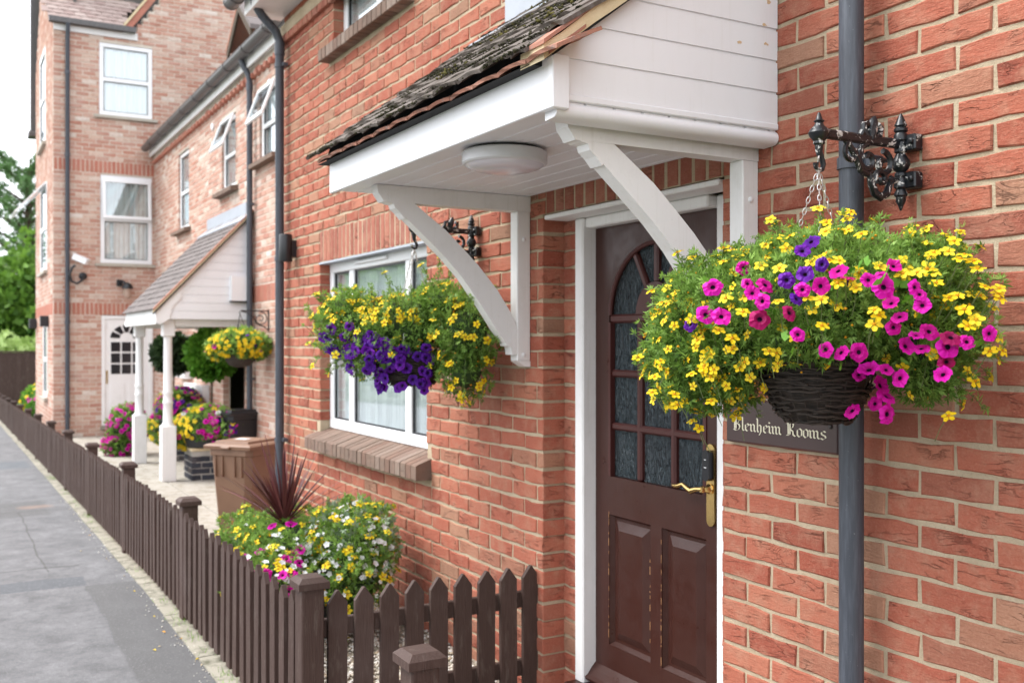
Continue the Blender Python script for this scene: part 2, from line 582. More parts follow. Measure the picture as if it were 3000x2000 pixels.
class MB:
    def __init__(self):
        self.v, self.f, self.t, self.mi = [], [], [], []

    def add(self, vs, fs, tint=0.0, mi=0):
        o = len(self.v)
        self.v.extend(vs)
        for f in fs:
            self.f.append(tuple(i + o for i in f))
            self.t.append(tint)
            self.mi.append(mi)
        return self

    def box(self, x0, x1, y0, y1, z0, z1, tint=0.0, mi=0):
        vs = [(x, y, z) for z in (z0, z1) for y in (y0, y1) for x in (x0, x1)]
        fs = [(0, 2, 3, 1), (4, 5, 7, 6), (0, 1, 5, 4), (2, 6, 7, 3), (0, 4, 6, 2), (1, 3, 7, 5)]
        return self.add(vs, fs, tint, mi)

    def bbox(self, x0, x1, y0, y1, z0, z1, b=.004, tint=0.0, mi=0):
        """box with chamfered edges"""
        b = min(b, (x1 - x0) * .45, (y1 - y0) * .45, (z1 - z0) * .45)
        P = [(x0, x1), (y0, y1), (z0, z1)]
        vs, idx = [], {}
        for sx in (0, 1):
            for sy in (0, 1):
                for sz in (0, 1):
                    s = (sx, sy, sz)
                    for ax in range(3):
                        p = []
                        for k in range(3):
                            q = P[k][s[k]]
                            if k != ax:
                                q += b if s[k] == 0 else -b
                            p.append(q)
                        idx[(s, ax)] = len(vs)
                        vs.append(tuple(p))
        fs = []
        for ax in range(3):
            o1, o2 = [k for k in range(3) if k != ax]
            for sd in (0, 1):
                loop = []
                for a, c in ((0, 0), (1, 0), (1, 1), (0, 1)):
                    s = [0, 0, 0]
                    s[ax] = sd
                    s[o1] = a
                    s[o2] = c
                    loop.append(idx[(tuple(s), ax)])
                fs.append(tuple(loop))
        for ax in range(3):
            o1, o2 = [k for k in range(3) if k != ax]
            for a in (0, 1):
                for c in (0, 1):
                    s0, s1 = [0, 0, 0], [0, 0, 0]
                    s0[o1] = s1[o1] = a
                    s0[o2] = s1[o2] = c
                    s1[ax] = 1
                    s0, s1 = tuple(s0), tuple(s1)
                    fs.append((idx[(s0, o1)], idx[(s1, o1)], idx[(s1, o2)], idx[(s0, o2)]))
        for sx in (0, 1):
            for sy in (0, 1):
                for sz in (0, 1):
                    s = (sx, sy, sz)
                    fs.append((idx[(s, 0)], idx[(s, 1)], idx[(s, 2)]))
        return self.add(vs, fs, tint, mi)

    def prism(self, pts, axis, a, b, tint=0.0, mi=0):
        """polygon pts (2-D) extruded along axis 'x','y','z' from a to b; 2-D axes are the other two in order"""
        def mk(p, q):
            return {'x': (q, p[0], p[1]), 'y': (p[0], q, p[1]), 'z': (p[0], p[1], q)}[axis]
        n = len(pts)
        vs = [mk(p, a) for p in pts] + [mk(p, b) for p in pts]
        fs = [tuple(range(n)), tuple(range(2 * n - 1, n - 1, -1))]
        fs += [(i, i + n, (i + 1) % n + n, (i + 1) % n) for i in range(n)]
        return self.add(vs, fs, tint, mi)

    def strip(self, top, bot, axis, a, b, tint=0.0, mi=0):
        """solid between two polylines of the same length, extruded along axis (concave outlines)"""
        def mk(p, q):
            return {'x': (q, p[0], p[1]), 'y': (p[0], q, p[1]), 'z': (p[0], p[1], q)}[axis]
        n = len(top)
        vs = []
        for q in (a, b):
            vs += [mk(p, q) for p in top] + [mk(p, q) for p in bot]
        fs = []
        for i in range(n - 1):
            fs += [(i, i + 1, n + i + 1, n + i), (2 * n + i, 3 * n + i, 3 * n + i + 1, 2 * n + i + 1),
                   (i, 2 * n + i, 2 * n + i + 1, i + 1), (n + i, n + i + 1, 3 * n + i + 1, 3 * n + i)]
        fs += [(0, n, 3 * n, 2 * n), (n - 1, 3 * n - 1, 4 * n - 1, 2 * n - 1)]
        fs[-1] = (n - 1, 2 * n + n - 1, 3 * n + n - 1, n + n - 1)
        return self.add(vs, fs, tint, mi)

    def tube(self, pts, r, seg=8, tint=0.0, mi=0, closed=False, cap=True):
        pts = [Vector(p) for p in pts]
        n = len(pts)
        rs = r if isinstance(r, (list, tuple)) else [r] * n
        vs, up = [], None
        for i, p in enumerate(pts):
            if closed:
                d = pts[(i + 1) % n] - pts[i - 1]
            else:
                d = pts[min(i + 1, n - 1)] - pts[max(i - 1, 0)]
            d.normalize()
            if up is None:
                up = Vector((0, 0, 1)) if abs(d.z) < .9 else Vector((0, 1, 0))
            a = up - d * up.dot(d)
            if a.length < 1e-5:
                a = d.orthogonal()
            a.normalize()
            up = a
            b = d.cross(a)
            for k in range(seg):
                an = 2 * math.pi * k / seg
                vs.append(tuple(p + (a * math.cos(an) + b * math.sin(an)) * rs[i]))
        fs = []
        for i in range(n if closed else n - 1):
            j = (i + 1) % n
            for k in range(seg):
                k2 = (k + 1) % seg
                fs.append((i * seg + k, i * seg + k2, j * seg + k2, j * seg + k))
        if cap and not closed:
            fs.append(tuple(range(seg - 1, -1, -1)))
            fs.append(tuple(range((n - 1) * seg, n * seg)))
        return self.add(vs, fs, tint, mi)

    def lathe(self, prof, seg=16, c=(0, 0, 0), tint=0.0, mi=0, axis='z'):
        """prof: list of (radius, height)"""
        vs = []
        for r, h in prof:
            for k in range(seg):
                an = 2 * math.pi * k / seg
                x, y = r * math.cos(an), r * math.sin(an)
                p = {'z': (x, y, h), 'y': (x, h, y), 'x': (h, x, y)}[axis]
                vs.append((p[0] + c[0], p[1] + c[1], p[2] + c[2]))
        fs = []
        for i in range(len(prof) - 1):
            for k in range(seg):
                k2 = (k + 1) % seg
                fs.append((i * seg + k, i * seg + k2, (i + 1) * seg + k2, (i + 1) * seg + k))
        fs.append(tuple(range(seg - 1, -1, -1)))
        fs.append(tuple(range((len(prof) - 1) * seg, len(prof) * seg)))
        return self.add(vs, fs, tint, mi)

    def xf(self, M, start=0):
        self.v[start:] = [tuple(M @ Vector(p)) for p in self.v[start:]]
        return self

    def mesh(self, name, mats, smooth=False, tint=False):
        me = bpy.data.meshes.new(name)
        me.from_pydata([tuple(map(float, p)) for p in self.v], [], self.f)
        for m in (mats if isinstance(mats, (list, tuple)) else [mats]):
            me.materials.append(MATS[m])
        if any(self.mi):
            me.polygons.foreach_set('material_index', self.mi)
        if tint:
            a = me.attributes.new('tint', 'FLOAT', 'FACE')
            a.data.foreach_set('value', [float(x) for x in self.t])
        if smooth:
            me.polygons.foreach_set('use_smooth', [True] * len(me.polygons))
        me.update()
        import bmesh
        bm = bmesh.new()
        bm.from_mesh(me)
        if len(bm.faces) < 60000 and not tint:
            bmesh.ops.recalc_face_normals(bm, faces=bm.faces)
            bm.to_mesh(me)
        bm.free()
        if smooth:
            try:
                me.set_sharp_from_angle(angle=R(38))
            except Exception:
                pass
        return me

    def obj(self, name, mats, parent=None, smooth=False, tint=False, **kw):
        return link(name, self.mesh(name, mats, smooth, tint), parent, **kw)


def link(name, data, parent=None, loc=None, rot=None, scale=None, label=None, cat=None, group=None, kind=None):
    o = bpy.data.objects.new(name, data)
    COL.objects.link(o)
    if parent is not None:
        o.parent = parent
    if loc is not None:
        o.location = loc
    if rot is not None:
        if hasattr(rot, 'w'):
            o.rotation_mode = 'QUATERNION'
            o.rotation_quaternion = rot
        else:
            o.rotation_euler = rot
    if scale is not None:
        o.scale = scale if hasattr(scale, '__len__') else (scale,) * 3
    for k, v in (('label', label), ('category', cat), ('group', group), ('kind', kind)):
        if v:
            o[k] = v
    return o


def thing(name, label, cat, loc=(0, 0, 0), group=None, rot=None):
    return link(name, None, None, loc, rot, None, label, cat, group)


def raw_mesh(name, V, F, mat, tint=None, smooth=False):
    """numpy arrays -> mesh; F is (n,k)"""
    me = bpy.data.meshes.new(name)
    n, k = F.shape
    me.vertices.add(len(V))
    me.vertices.foreach_set('co', np.ascontiguousarray(V, dtype=np.float32).ravel())
    me.loops.add(n * k)
    me.loops.foreach_set('vertex_index', np.ascontiguousarray(F, dtype=np.int32).ravel())
    me.polygons.add(n)
    me.polygons.foreach_set('loop_start', np.arange(0, n * k, k, dtype=np.int32))
    me.polygons.foreach_set('loop_total', np.full(n, k, dtype=np.int32))
    me.materials.append(MATS[mat])
    if tint is not None:
        a = me.attributes.new('tint', 'FLOAT', 'FACE')
        a.data.foreach_set('value', np.ascontiguousarray(tint, dtype=np.float32))
    me.update(calc_edges=True)
    me.validate()
    return me


CAMP = Vector((0, -2.3, 1.66))
VD = Vector((-math.sin(R(60.5)), math.cos(R(60.5)), 0))
RD = Vector((math.cos(R(60.5)), math.sin(R(60.5)), 0))


def in_view(p):
    """size of a metre at p in the picture, 0 when outside; only used to choose which pieces become parts"""
    d = Vector(p) - CAMP
    z = d.dot(VD)
    if z < .2:
        return 0
    if abs(d.dot(RD) / z) > .53 or abs(d.z / z) > .36:
        return 0
    return 1 / (z * z)

# ------------------------------------------------------------------ brickwork
BCACHE = {}


def brick_verts(w, h, d, seed, simple_=False):
    """front at y=0 facing -y, body to y=d; origin bottom-left of the front"""
    r = random.Random(seed)
    j = .0 if simple_ else .0040
    if simple_:
        c = .003
        P = [(0, 0), (w, 0), (w, h), (0, h)]
        In = [(c, c), (w - c, c), (w - c, h - c), (c, h - c)]
        lvl = [0.0] * 4
    else:
        m = 3 if w > .12 else 2
        P = []
        for i in range(m + 1):
            P.append((w * i / m, 0))
        for i in range(m + 1):
            P.append((w * (1 - i / m), h))
        P = [(x + r.uniform(-j, j) * .7, y + r.uniform(-j, j)) for x, y in P]
        cx, cy = w / 2, h / 2
        In = []
        for x, y in P:
            q = r.uniform(.0022, .0052)
            In.append((x + (q if x < cx else -q), y + (q if y < cy else -q)))
        lvl = [r.uniform(-.0012, .0015) for _ in P]
    n = len(P)
    vs = [(x, lvl[i], z) for i, (x, z) in enumerate(In)]
    vs += [(x, .0045, z) for x, z in P]
    vs += [(x, d, z) for x, z in P]
    fs = [tuple(range(n))]
    for a in (0, n):
        fs += [(a + i, a + n + i, a + n + (i + 1) % n, a + (i + 1) % n) for i in range(n)]
    return vs, fs


def brick_mesh(w, h, d, seed, mat):
    key = (round(w, 3), round(h, 3), round(d, 3), seed, mat)
    if key not in BCACHE:
        mb = MB()
        mb.add(*brick_verts(round(w, 3), round(h, 3), d, seed * 31 + 5))
        BCACHE[key] = mb.mesh('brick', mat)
    return BCACHE[key]


def courses(x0, x1, z0, z1, openings, zph, jx, pitch=.225, seed=1):
    r = random.Random(seed)
    out = []
    k = int(math.floor((z0 - zph) / .075)) - 1
    while True:
        zl = zph + .075 * k + .006
        zh = zl + .063
        k += 1
        if zl > z1 - .02:
            break
        if zh < z0 + .02:
            continue
        zl2, zh2 = max(zl, z0), min(zh, z1)
        ivs = [(x0, x1)]
        for a, b, c, d in openings:
            if d <= zl2 + .012 or c >= zh2 - .012:
                continue
            nv = []
            for p, q in ivs:
                if b <= p or a >= q:
                    nv.append((p, q))
                else:
                    if a - p > .012:
                        nv.append((p, a))
                    if q - b > .012:
                        nv.append((b, q))
            ivs = nv
        off = jx + ((k - 1) % 2 == 0) * pitch / 2
        for a, b in ivs:
            n0 = math.ceil((a + .045 - off) / pitch)
            cuts = []
            x = off + n0 * pitch
            while x < b - .045:
                cuts.append(x + r.uniform(-.004, .004))
                x += pitch
            ed = [a] + cuts + [b]
            for i in range(len(ed) - 1):
                g0 = .006 if i else 0
                g1 = .006 if i < len(ed) - 2 else 0
                dz = r.uniform(-.0012, .0012)
                out.append((ed[i] + g0, ed[i + 1] - g1, zl2 + dz, zh2 + dz))
    return out


def lay(rects, parent, M, mats, n_obj, depth=.10, n_var=9, seed=3, simple_=False, visible=None, name='brick'):
    """rects in wall-local x,z; M maps wall-local (x, y, z) to parent space. The largest n_obj in the picture become objects."""
    r = random.Random(seed)
    W = parent.matrix_world if False else Matrix.Identity(4)
    sc = []
    for i, (a, b, c, d) in enumerate(rects):
        p = M @ Vector(((a + b) / 2, 0, (c + d) / 2))
        s = in_view(p) * (b - a) * (d - c)
        if s and visible is not None and not visible(p):
            s *= .01
        sc.append((s, i))
    sc.sort(reverse=True)
    chosen = set(i for s, i in sc[:n_obj] if s > 0)
    q = M.to_quaternion()
    mb = MB()
    for i, (a, b, c, d) in enumerate(rects):
        if i in chosen:
            me = brick_mesh(b - a, d - c, depth, r.randrange(n_var), mats[0])
            link(name, me, parent, M @ Vector((a, r.uniform(-.0016, .0016), c)), q)
        else:
            vs, fs = brick_verts(b - a, d - c, depth, r.random(), simple_)
            dy = r.uniform(-.0016, .0016)
            mb.add([tuple(M @ Vector((x + a, y + dy, z + c))) for x, y, z in vs], fs, r.random())
    if mb.v:
        o = mb.obj('brick_field', mats[1], parent, tint=True)
        o['kind'] = 'stuff'
    return chosen


def cells(x0, x1, z0, z1, openings):
    xs = sorted({x0, x1, *[v for o in openings for v in o[:2] if x0 < v < x1]})
    zs = sorted({z0, z1, *[v for o in openings for v in o[2:] if z0 < v < z1]})
    for i in range(len(zs) - 1):
        run = None
        for j in range(len(xs) - 1):
            cx, cz = (xs[j] + xs[j + 1]) / 2, (zs[i] + zs[i + 1]) / 2
            hole = any(a < cx < b and c < cz < d for a, b, c, d in openings)
            if hole:
                if run is not None:
                    yield run, xs[j], zs[i], zs[i + 1]
                run = None
            elif run is None:
                run = xs[j]
        if run is not None:
            yield run, xs[-1], zs[i], zs[i + 1]


def grow(o, e=.006):
    return [(a - e, b + e, c - e, d + e) for a, b, c, d in o]


ID = Matrix.Identity(4)


def soldier(parent, M, x0, x1, z0, z1, mat, depth=.10, proud=0.0, pitch=.075, name='brick', mortar_mat='mortar'):
    n = max(1, round((x1 - x0) / pitch))
    p = (x1 - x0) / n
    q = M.to_quaternion()
    for i in range(n):
        me = brick_mesh(p - .013, z1 - z0, depth, i % 7, mat)
        link(name, me, parent, M @ Vector((x0 + i * p + .0065, -proud + rng.uniform(-.0015, .0015), z0)), q)

# ------------------------------------------------------------------ ground
gz = lambda x: 0.0 if x > -7 else -.0215 * (-7 - x)
MB().add([(-600, -600, -1.2), (600, -600, -1.2), (600, 600, -1.2), (-600, 600, -1.2)], [(0, 1, 2, 3)]).obj('ground', 'ground_grass', kind='structure')
mb = MB()
xs = [6, 0, -3, -7, -10, -14, -18, -23, -30, -45]
vs = []
for x in xs:
    vs += [(x, -4.2, gz(x)), (x, -1.165, gz(x))]
fs = [(2 * i, 2 * i + 1, 2 * i + 3, 2 * i + 2) for i in range(len(xs) - 1)]
mb.add(vs, fs)
mb.obj('pavement', 'asphalt', kind='structure')
mb = MB()
vs = []
for x in xs:
    vs += [(x, -4.35, gz(x)), (x, -4.2, gz(x)), (x, -4.35, gz(x) - .12)]
fs = []
for i in range(len(xs) - 1):
    fs += [(3 * i, 3 * i + 1, 3 * i + 4, 3 * i + 3), (3 * i, 3 * i + 3, 3 * i + 5, 3 * i + 2)]
mb.add(vs, fs)
mb.obj('kerb', 'kerb_concrete', kind='structure')
mb = MB()
vs = []
for x in xs:
    vs += [(x, -12, gz(x) - .12), (x, -4.35, gz(x) - .12)]
mb.add(vs, [(2 * i, 2 * i + 1, 2 * i + 3, 2 * i + 2) for i in range(len(xs) - 1)])
mb.obj('road', 'asphalt', kind='structure')

# flush concrete edging along the fence foot, in cast lengths
edging = thing('edging_kerb', 'pale crumbling concrete edging strip along the foot of the fence', 'kerb')
edging['kind'] = 'structure'
x = -2.6
while x > -31:
    L = .914
    h0, h1 = gz(x), gz(x - L)
    mb = MB()
    j = rng.uniform(-.006, .006)
    mb.add([(x - .006, -1.165 + j, h0 + .008), (x - .006, -1.045, h0 + .012), (x - L + .006, -1.045, h1 + .012), (x - L + .006, -1.165 + j, h1 + .008),
            (x - .006, -1.17 + j, h0 - .2), (x - .006, -1.04, h0 - .2), (x - L + .006, -1.04, h1 - .2), (x - L + .006, -1.17 + j, h1 - .2)],
           [(0, 1, 2, 3), (0, 4, 5, 1), (1, 5, 6, 2), (2, 6, 7, 3), (3, 7, 4, 0)])
    mb.obj('edging_block', 'kerb_concrete', edging)
    x -= L

# forecourt and door path
mb = MB()
for (a, b, c, d) in ((-9.9, -7.62, -1.04, 1.0), (-12.2, -9.92, -1.04, 1.0), (-14.5, -12.22, -1.04, 1.0), (-16.8, -14.52, -1.04, 1.0), (-19.2, -16.82, -1.04, 1.0)):
    pass
fc = thing('forecourt', 'pale concrete forecourt bays in front of the far porch', 'paving')
fc['kind'] = 'structure'
for i, a in enumerate((-7.0, -9.2, -11.4, -13.6, -15.8, -18.0)):
    b = max(a - 2.2, -19.19)
    for (c, d) in ((-1.04, -.012), (.0, .99)):
        if c == .0 and a > -7.6:
            continue
        m = MB().bbox(b + .008, min(a, -7.0) - .008 if not (c == .0 and a > -9.3) else -7.76, c, d, -.25, -.03, .006)
        m.obj('paving_slab', 'concrete', fc)
MB().bbox(-3.80, 1.5, -1.03, .20, -.2, .075, .005).obj('path', 'concrete', kind='structure')
MB().box(-7.0, -3.82, -1.04, .0, -.2, .062).obj('gravel_border', 'gravel_bed', kind='structure')
# loose gravel
N = 5200
gx = -7.0 + 3.15 * nrg.random(N) ** .72
gy = -1.03 + 1.02 * nrg.random(N)
gs = .006 + .009 * nrg.random(N)
octa = np.array([(1, 0, 0), (0, 1, 0), (-1, 0, 0), (0, -1, 0), (0, 0, .7), (0, 0, -.7)], float)
of = np.array([(0, 1, 4), (1, 2, 4), (2, 3, 4), (3, 0, 4), (1, 0, 5), (2, 1, 5), (3, 2, 5), (0, 3, 5)])
an = nrg.random(N) * 6.28
st = .7 + .7 * nrg.random((N, 1, 3))
V = octa[None] * gs[:, None, None] * st
ca, sa = np.cos(an)[:, None], np.sin(an)[:, None]
V = np.stack([V[..., 0] * ca - V[..., 1] * sa, V[..., 0] * sa + V[..., 1] * ca, V[..., 2]], -1)
V += np.stack([gx, gy, np.full(N, .066) + gs * .4], -1)[:, None]
F = (of[None] + (np.arange(N) * 6)[:, None, None]).reshape(-1, 3)
link('gravel', raw_mesh('gravel', V.reshape(-1, 3), F, 'gravel_stone', np.repeat(nrg.random(N), 8)), kind='stuff')['label'] = 'pale shingle gravel behind the picket fence'
# grit and crumbs along the kerb
N = 520
gx = -2.6 - 9.5 * nrg.random(N) ** 1.6
gy = -1.17 - .10 * nrg.random(N) ** 2.2 + .05 * nrg.random(N)
gs = .0025 + .006 * nrg.random(N) ** 2.5
V = octa[None] * gs[:, None, None] * (.7 + .7 * nrg.random((N, 1, 3)))
V += np.stack([gx, gy, np.array([gz(v) for v in gx]) + .006], -1)[:, None]
F = (of[None] + (np.arange(N) * 6)[:, None, None]).reshape(-1, 3)
link('grit', raw_mesh('grit', V.reshape(-1, 3), F, 'gravel_stone', np.repeat(nrg.random(N), 8)), kind='stuff')['label'] = 'loose grit and crumbs along the edging strip'

rw = np.random.default_rng(77)
N = 620
cl = rw.integers(0, 40, N)
cx_ = np.sort(-3.2 - 12 * rw.random(40) ** 1.3)
gx = cx_[cl] + rw.normal(0, .05, N)
gy = -1.105 + rw.normal(0, .03, N)
hh = .012 + .035 * rw.random(N) ** 2
P0 = np.stack([gx, gy, np.array([gz(v) for v in gx]) + .008], -1)
dr = rw.normal(0, .5, (N, 3))
dr[:, 2] = 1
P1 = P0 + dr * hh[:, None]
sd = np.stack([np.cos(gx * 900), np.sin(gx * 900), np.zeros(N)], -1) * .0016
V = np.stack([P0 - sd, P0 + sd, P1 + sd * .1, P1 - sd * .1], 1).reshape(-1, 3)
link('weeds', raw_mesh('weeds', V, np.arange(4 * N).reshape(-1, 4), 'feather_leaf', rw.random(N)), kind='stuff')['label'] = 'small green weeds and moss along the edging strip'
# a few fallen leaves and petals by the fence foot
for i in range(26):
    x = -3.1 - 7 * rng.random() ** 1.6
    y = -1.17 - .22 * rng.random() ** 2
    a = rng.uniform(.008, .018)
    m = MB().add([(-a, 0, .002), (0, -a * .45, .006), (a, 0, .001), (0, a * .45, .007)], [(0, 1, 2), (0, 2, 3)])
    link('fallen_leaf', m.mesh('fallen_leaf', rng.choice(['yellow_centre', 'bark', 'yellow_petal', 'verge_mortar'])), edging, (x, y, gz(x) + .004), Euler((0, 0, rng.uniform(0, 6))))

# ------------------------------------------------------------------ main brick house
house = thing('brick_house', 'red brick house with brown panelled front door under the large porch', 'house', (-5, 0, 0))
HO = Vector((5, 0, 0))      # parts are given in world coordinates, shifted by the house origin
MH = Matrix.Translation(HO)


class Shift:
    """parent proxy: builds in world coordinates under a thing that stands elsewhere"""
    def __init__(self, o):
        self.o = o
        self.d = -Vector(o.location)

    def add(self, mb, name, mats, parent=None, **kw):
        mb.v = [tuple(Vector(p) + self.d) for p in mb.v]
        return mb.obj(name, mats, parent or self.o, **kw)


H = Shift(house)
ZPH, JX = .041, -1.927
XL, XR, ZT = -7.715, .9, 4.62
DOOR = (-3.788, -2.608, -.3, 2.218)
DOORS = (-3.765, -2.608, 2.218, 2.438)
WIN = (-6.844, -5.028, 1.045, 2.218)
WINS = (-6.85, -5.022, 2.218, 2.438)
SILLO = (-6.92, -4.965, .91, 1.045)
UP = (-6.56, -5.28, 3.72, 4.9)
UPS = (-6.66, -5.20, 3.60, 3.72)
ops = [DOOR, WIN, UP]
mb = MB()
for a, b, c, d in cells(XL + .005, XR, -.1, ZT, grow([DOOR, (*WIN[:2], .95, WIN[3]), (*UP[:2], 3.63, UP[3])])):
    mb.box(a, b, .0058, .13, c, d)
wall = H.add(mb, 'wall', 'mortar')
rects = courses(XL, XR, .03, ZT, [DOOR, (DOORS[0] - .005, DOORS[1] + .005, *DOORS[2:]), WIN, (WINS[0] - .004, WINS[1] + .004, *WINS[2:]), SILLO, UP, UPS], ZPH, JX, seed=5)


def clear_of_basket(p):
    # bricks behind the big basket or the porch are not the ones that show
    if -2.35 < p.x < -1.45 and 1.42 < p.z < 1.95:
        return False
    if -4.2 < p.x < -2.5 and p.z > 2.45:
        return False
    return True


lay(rects, wall, MH, ('brick', 'brick_field'), 300, depth=.1145, seed=9, visible=clear_of_basket)
for (a, b, c, d) in (DOORS, WINS):
    lin = H.add(MB().box(a, b, .003, .1, c + .004, d - .004), 'lintel', 'mortar')
    soldier(lin, MH, a, b, c + .004, d, 'soldier_brick')
    if (a, b, c, d) == WINS:
        H.add(MB().box(a, b, -.006, .09, c - .012, c + .001), 'lintel_angle', 'lead', lin)
# inner step of the doorway
for i, (a, b) in enumerate(((-3.80, -3.66), (-2.736, -2.59))):
    w2 = H.add(MB().box(a, b, .120, .30, -.1, 2.25), 'reveal_wall', 'mortar')
    rr = courses(a + .002, b - .001, .03, 2.24, [], ZPH, a - .5, pitch=3, seed=i)
    lay(rr, w2, Matrix.Translation(HO + Vector((0, .113, 0))), ('brick', 'brick_field'), 60, depth=.1, seed=20 + i)
# backing so that no sky shows behind the openings
H.add(MB().box(XL, XR, .62, .66, -.1, ZT).box(XL, XL + .05, .10, .62, -.1, ZT), 'inner_wall', 'interior')
# gable return of the house facing the lower building
ret = H.add(MB().box(XL - .0, XL + .05, .104, 1.6, -.1, ZT), 'return_wall', 'mortar')
rr = courses(.11, 1.6, -.05, ZT, [], ZPH, .0, seed=31)
lay(rr, ret, Matrix.Translation(HO + Vector((XL - .006, 0, 0))) @ Matrix.Rotation(R(-90), 4, 'Z') @ Matrix.Scale(-1, 4, (1, 0, 0)), ('brick', 'brick_field'), 0, simple_=True)


def sill(parent, x0, x1, z0, z1, out, mat='sill_brick', n_pitch=.075, slope=.06, back=.085):
    """brick-on-edge sill, top sloping out"""
    sh = parent[0]
    s = sh.add(MB().prism([(-out + .012, z0 + .012), (back, z0 + .012), (back, z1 - .004), (-out + .012, z1 - slope - .01)], 'x', x0 + .008, x1 - .008), 'window_sill', 'mortar')
    n = round((x1 - x0) / n_pitch)
    p = (x1 - x0) / n
    mbb = MB()
    w = p - .009
    prof = [(-out + .004, z0), (back, z0), (back, z1), (-out + .010, z1 - slope + .004), (-out, z1 - slope - .004), (-out, z0 + .004)]
    mbb.prism(prof, 'x', 0, w)
    me = mbb.mesh('brick', mat)
    for i in range(n):
        link('brick', me, s, Vector((x0 + i * p + .0045, rng.uniform(-.002, .002), rng.uniform(-.0015, .0015))) + sh.d)
    return s


sill((H,), SILLO[0], SILLO[1], .90, 1.045, .09, slope=.062)
sill((H,), UPS[0], UPS[1], 3.59, 3.72, .075, slope=.05)


def window_unit(sh, axis, x0, x1, z0, z1, y, bars, parent_name='window', frame_mat='white_upvc', fw=.055, depth=.06, curtain_gap=(0, 1), rails=(), M=None):
    """frame with mullions; x along the wall, y into the wall. bars: x fractions of mullions, rails: z fractions"""
    def tf(mb):
        return mb.xf(M) if M is not None else mb
    mb = MB()
    mb.bbox(x0, x1, y, y + depth, z1 - fw, z1, .006).bbox(x0, x1, y, y + depth, z0, z0 + fw, .006)
    mb.bbox(x0, x0 + fw, y + .001, y + depth - .001, z0 + fw - .002, z1 - fw + .002, .006).bbox(x1 - fw, x1, y + .001, y + depth - .001, z0 + fw - .002, z1 - fw + .002, .006)
    w = sh.add(tf(mb), parent_name, frame_mat)
    xs_ = [x0 + fw] + [x0 + (x1 - x0) * b for b in bars] + [x1 - fw]
    bw = fw * .62
    for b in bars:
        xc = x0 + (x1 - x0) * b
        sh.add(tf(MB().bbox(xc - bw, xc + bw, y + .004, y + depth - .004, z0 + fw, z1 - fw, .006)), 'mullion', frame_mat, w)
    zs_ = [z0 + fw] + [z0 + (z1 - z0) * b for b in rails] + [z1 - fw]
    for b in rails:
        zc = z0 + (z1 - z0) * b
        sh.add(tf(MB().bbox(x0 + fw, x1 - fw, y + .003, y + depth - .003, zc - bw * .8, zc + bw * .8, .006)), 'rail', frame_mat, w)
    for i in range(len(xs_) - 1):
        for j in range(len(zs_) - 1):
            a = xs_[i] + (bw if i else 0)
            b = xs_[i + 1] - (bw if i < len(xs_) - 2 else 0)
            c = zs_[j] + (bw * .8 if j else 0)
            d = zs_[j + 1] - (bw * .8 if j < len(zs_) - 2 else 0)
            g = .012
            m = MB().box(a, a + g, y + .016, y + .03, c, d).box(b - g, b, y + .016, y + .03, c, d).box(a + g, b - g, y + .016, y + .03, c, c + g).box(a + g, b - g, y + .016, y + .03, d - g, d)
            sh.add(tf(m), 'bead', 'black_plastic' if frame_mat == 'white_upvc' else frame_mat, w)
            sh.add(tf(MB().box(a, b, y + .022, y + .027, c, d)), 'pane', 'window_glass', w)
    # net curtain with folds and a dark room behind
    n = max(12, int((x1 - x0) / .03))
    top, bot = [], []
    for i in range(n + 1):
        xx = x0 + fw + (x1 - x0 - 2 * fw) * i / n
        yy = y + max(.052, depth * .6) + .012 * math.sin(i * 1.9) + .008 * math.sin(i * .7 + 1)
        top.append((xx, yy))
        bot.append((xx, yy + .006))
    m = MB()
    vs = [(p[0], p[1], z0 + .02) for p in top] + [(p[0], p[1], z1 - .02) for p in top]
    m.add(vs, [(i, i + 1, n + 2 + i, n + 1 + i) for i in range(n)])
    sh.add(tf(m), 'curtain', 'net_curtain', w, smooth=True)
    return w


win = window_unit(H, 'x', -6.842, -5.03, 1.045, 2.214, .072, (.235, .765), fw=.07, depth=.07)
H.add(MB().bbox(-6.30, -5.75, .052, .073, 2.172, 2.195, .004), 'trickle_vent', 'white_upvc', win)
window_unit(H, 'x', -6.558, -5.282, 3.722, 4.9, .072, (.5,), fw=.07, depth=.07)

# downpipes of the house
def downpipe(sh, x, y, z0, z1, r=.034, clips=(), mat='pipe_grey', joints=(), top=None):
    pts = [(x, y, z0), (x, y, z1)] + (top or [])
    p = sh.add(MB().tube(pts, r, 20), 'downpipe', mat, smooth=True)
    for z in clips:
        m = MB().tube([(x, y, z - .016), (x, y, z + .016)], r + .005, 20)
        m.bbox(x - .012, x + .075, y + .006, y + .045, z - .014, z + .014, .002)
        sh.add(m, 'pipe_clip', mat, p, smooth=True)
    for z in joints:
        sh.add(MB().tube([(x, y, z - .05), (x, y, z + .05)], r + .006, 20), 'pipe_collar', mat, p, smooth=True)
    return p


downpipe(H, -7.622, -.062, .03, 3.98, clips=(2.30, 3.80, .9), joints=(3.93,), top=[(-7.622, -.09, 4.06), (-7.61, -.21, 4.17), (-7.60, -.26, 4.24), (-7.60, -.27, 4.35)])
downpipe(H, -1.989, -.066, .08, 4.6, r=.0345, clips=(2.165,), joints=())
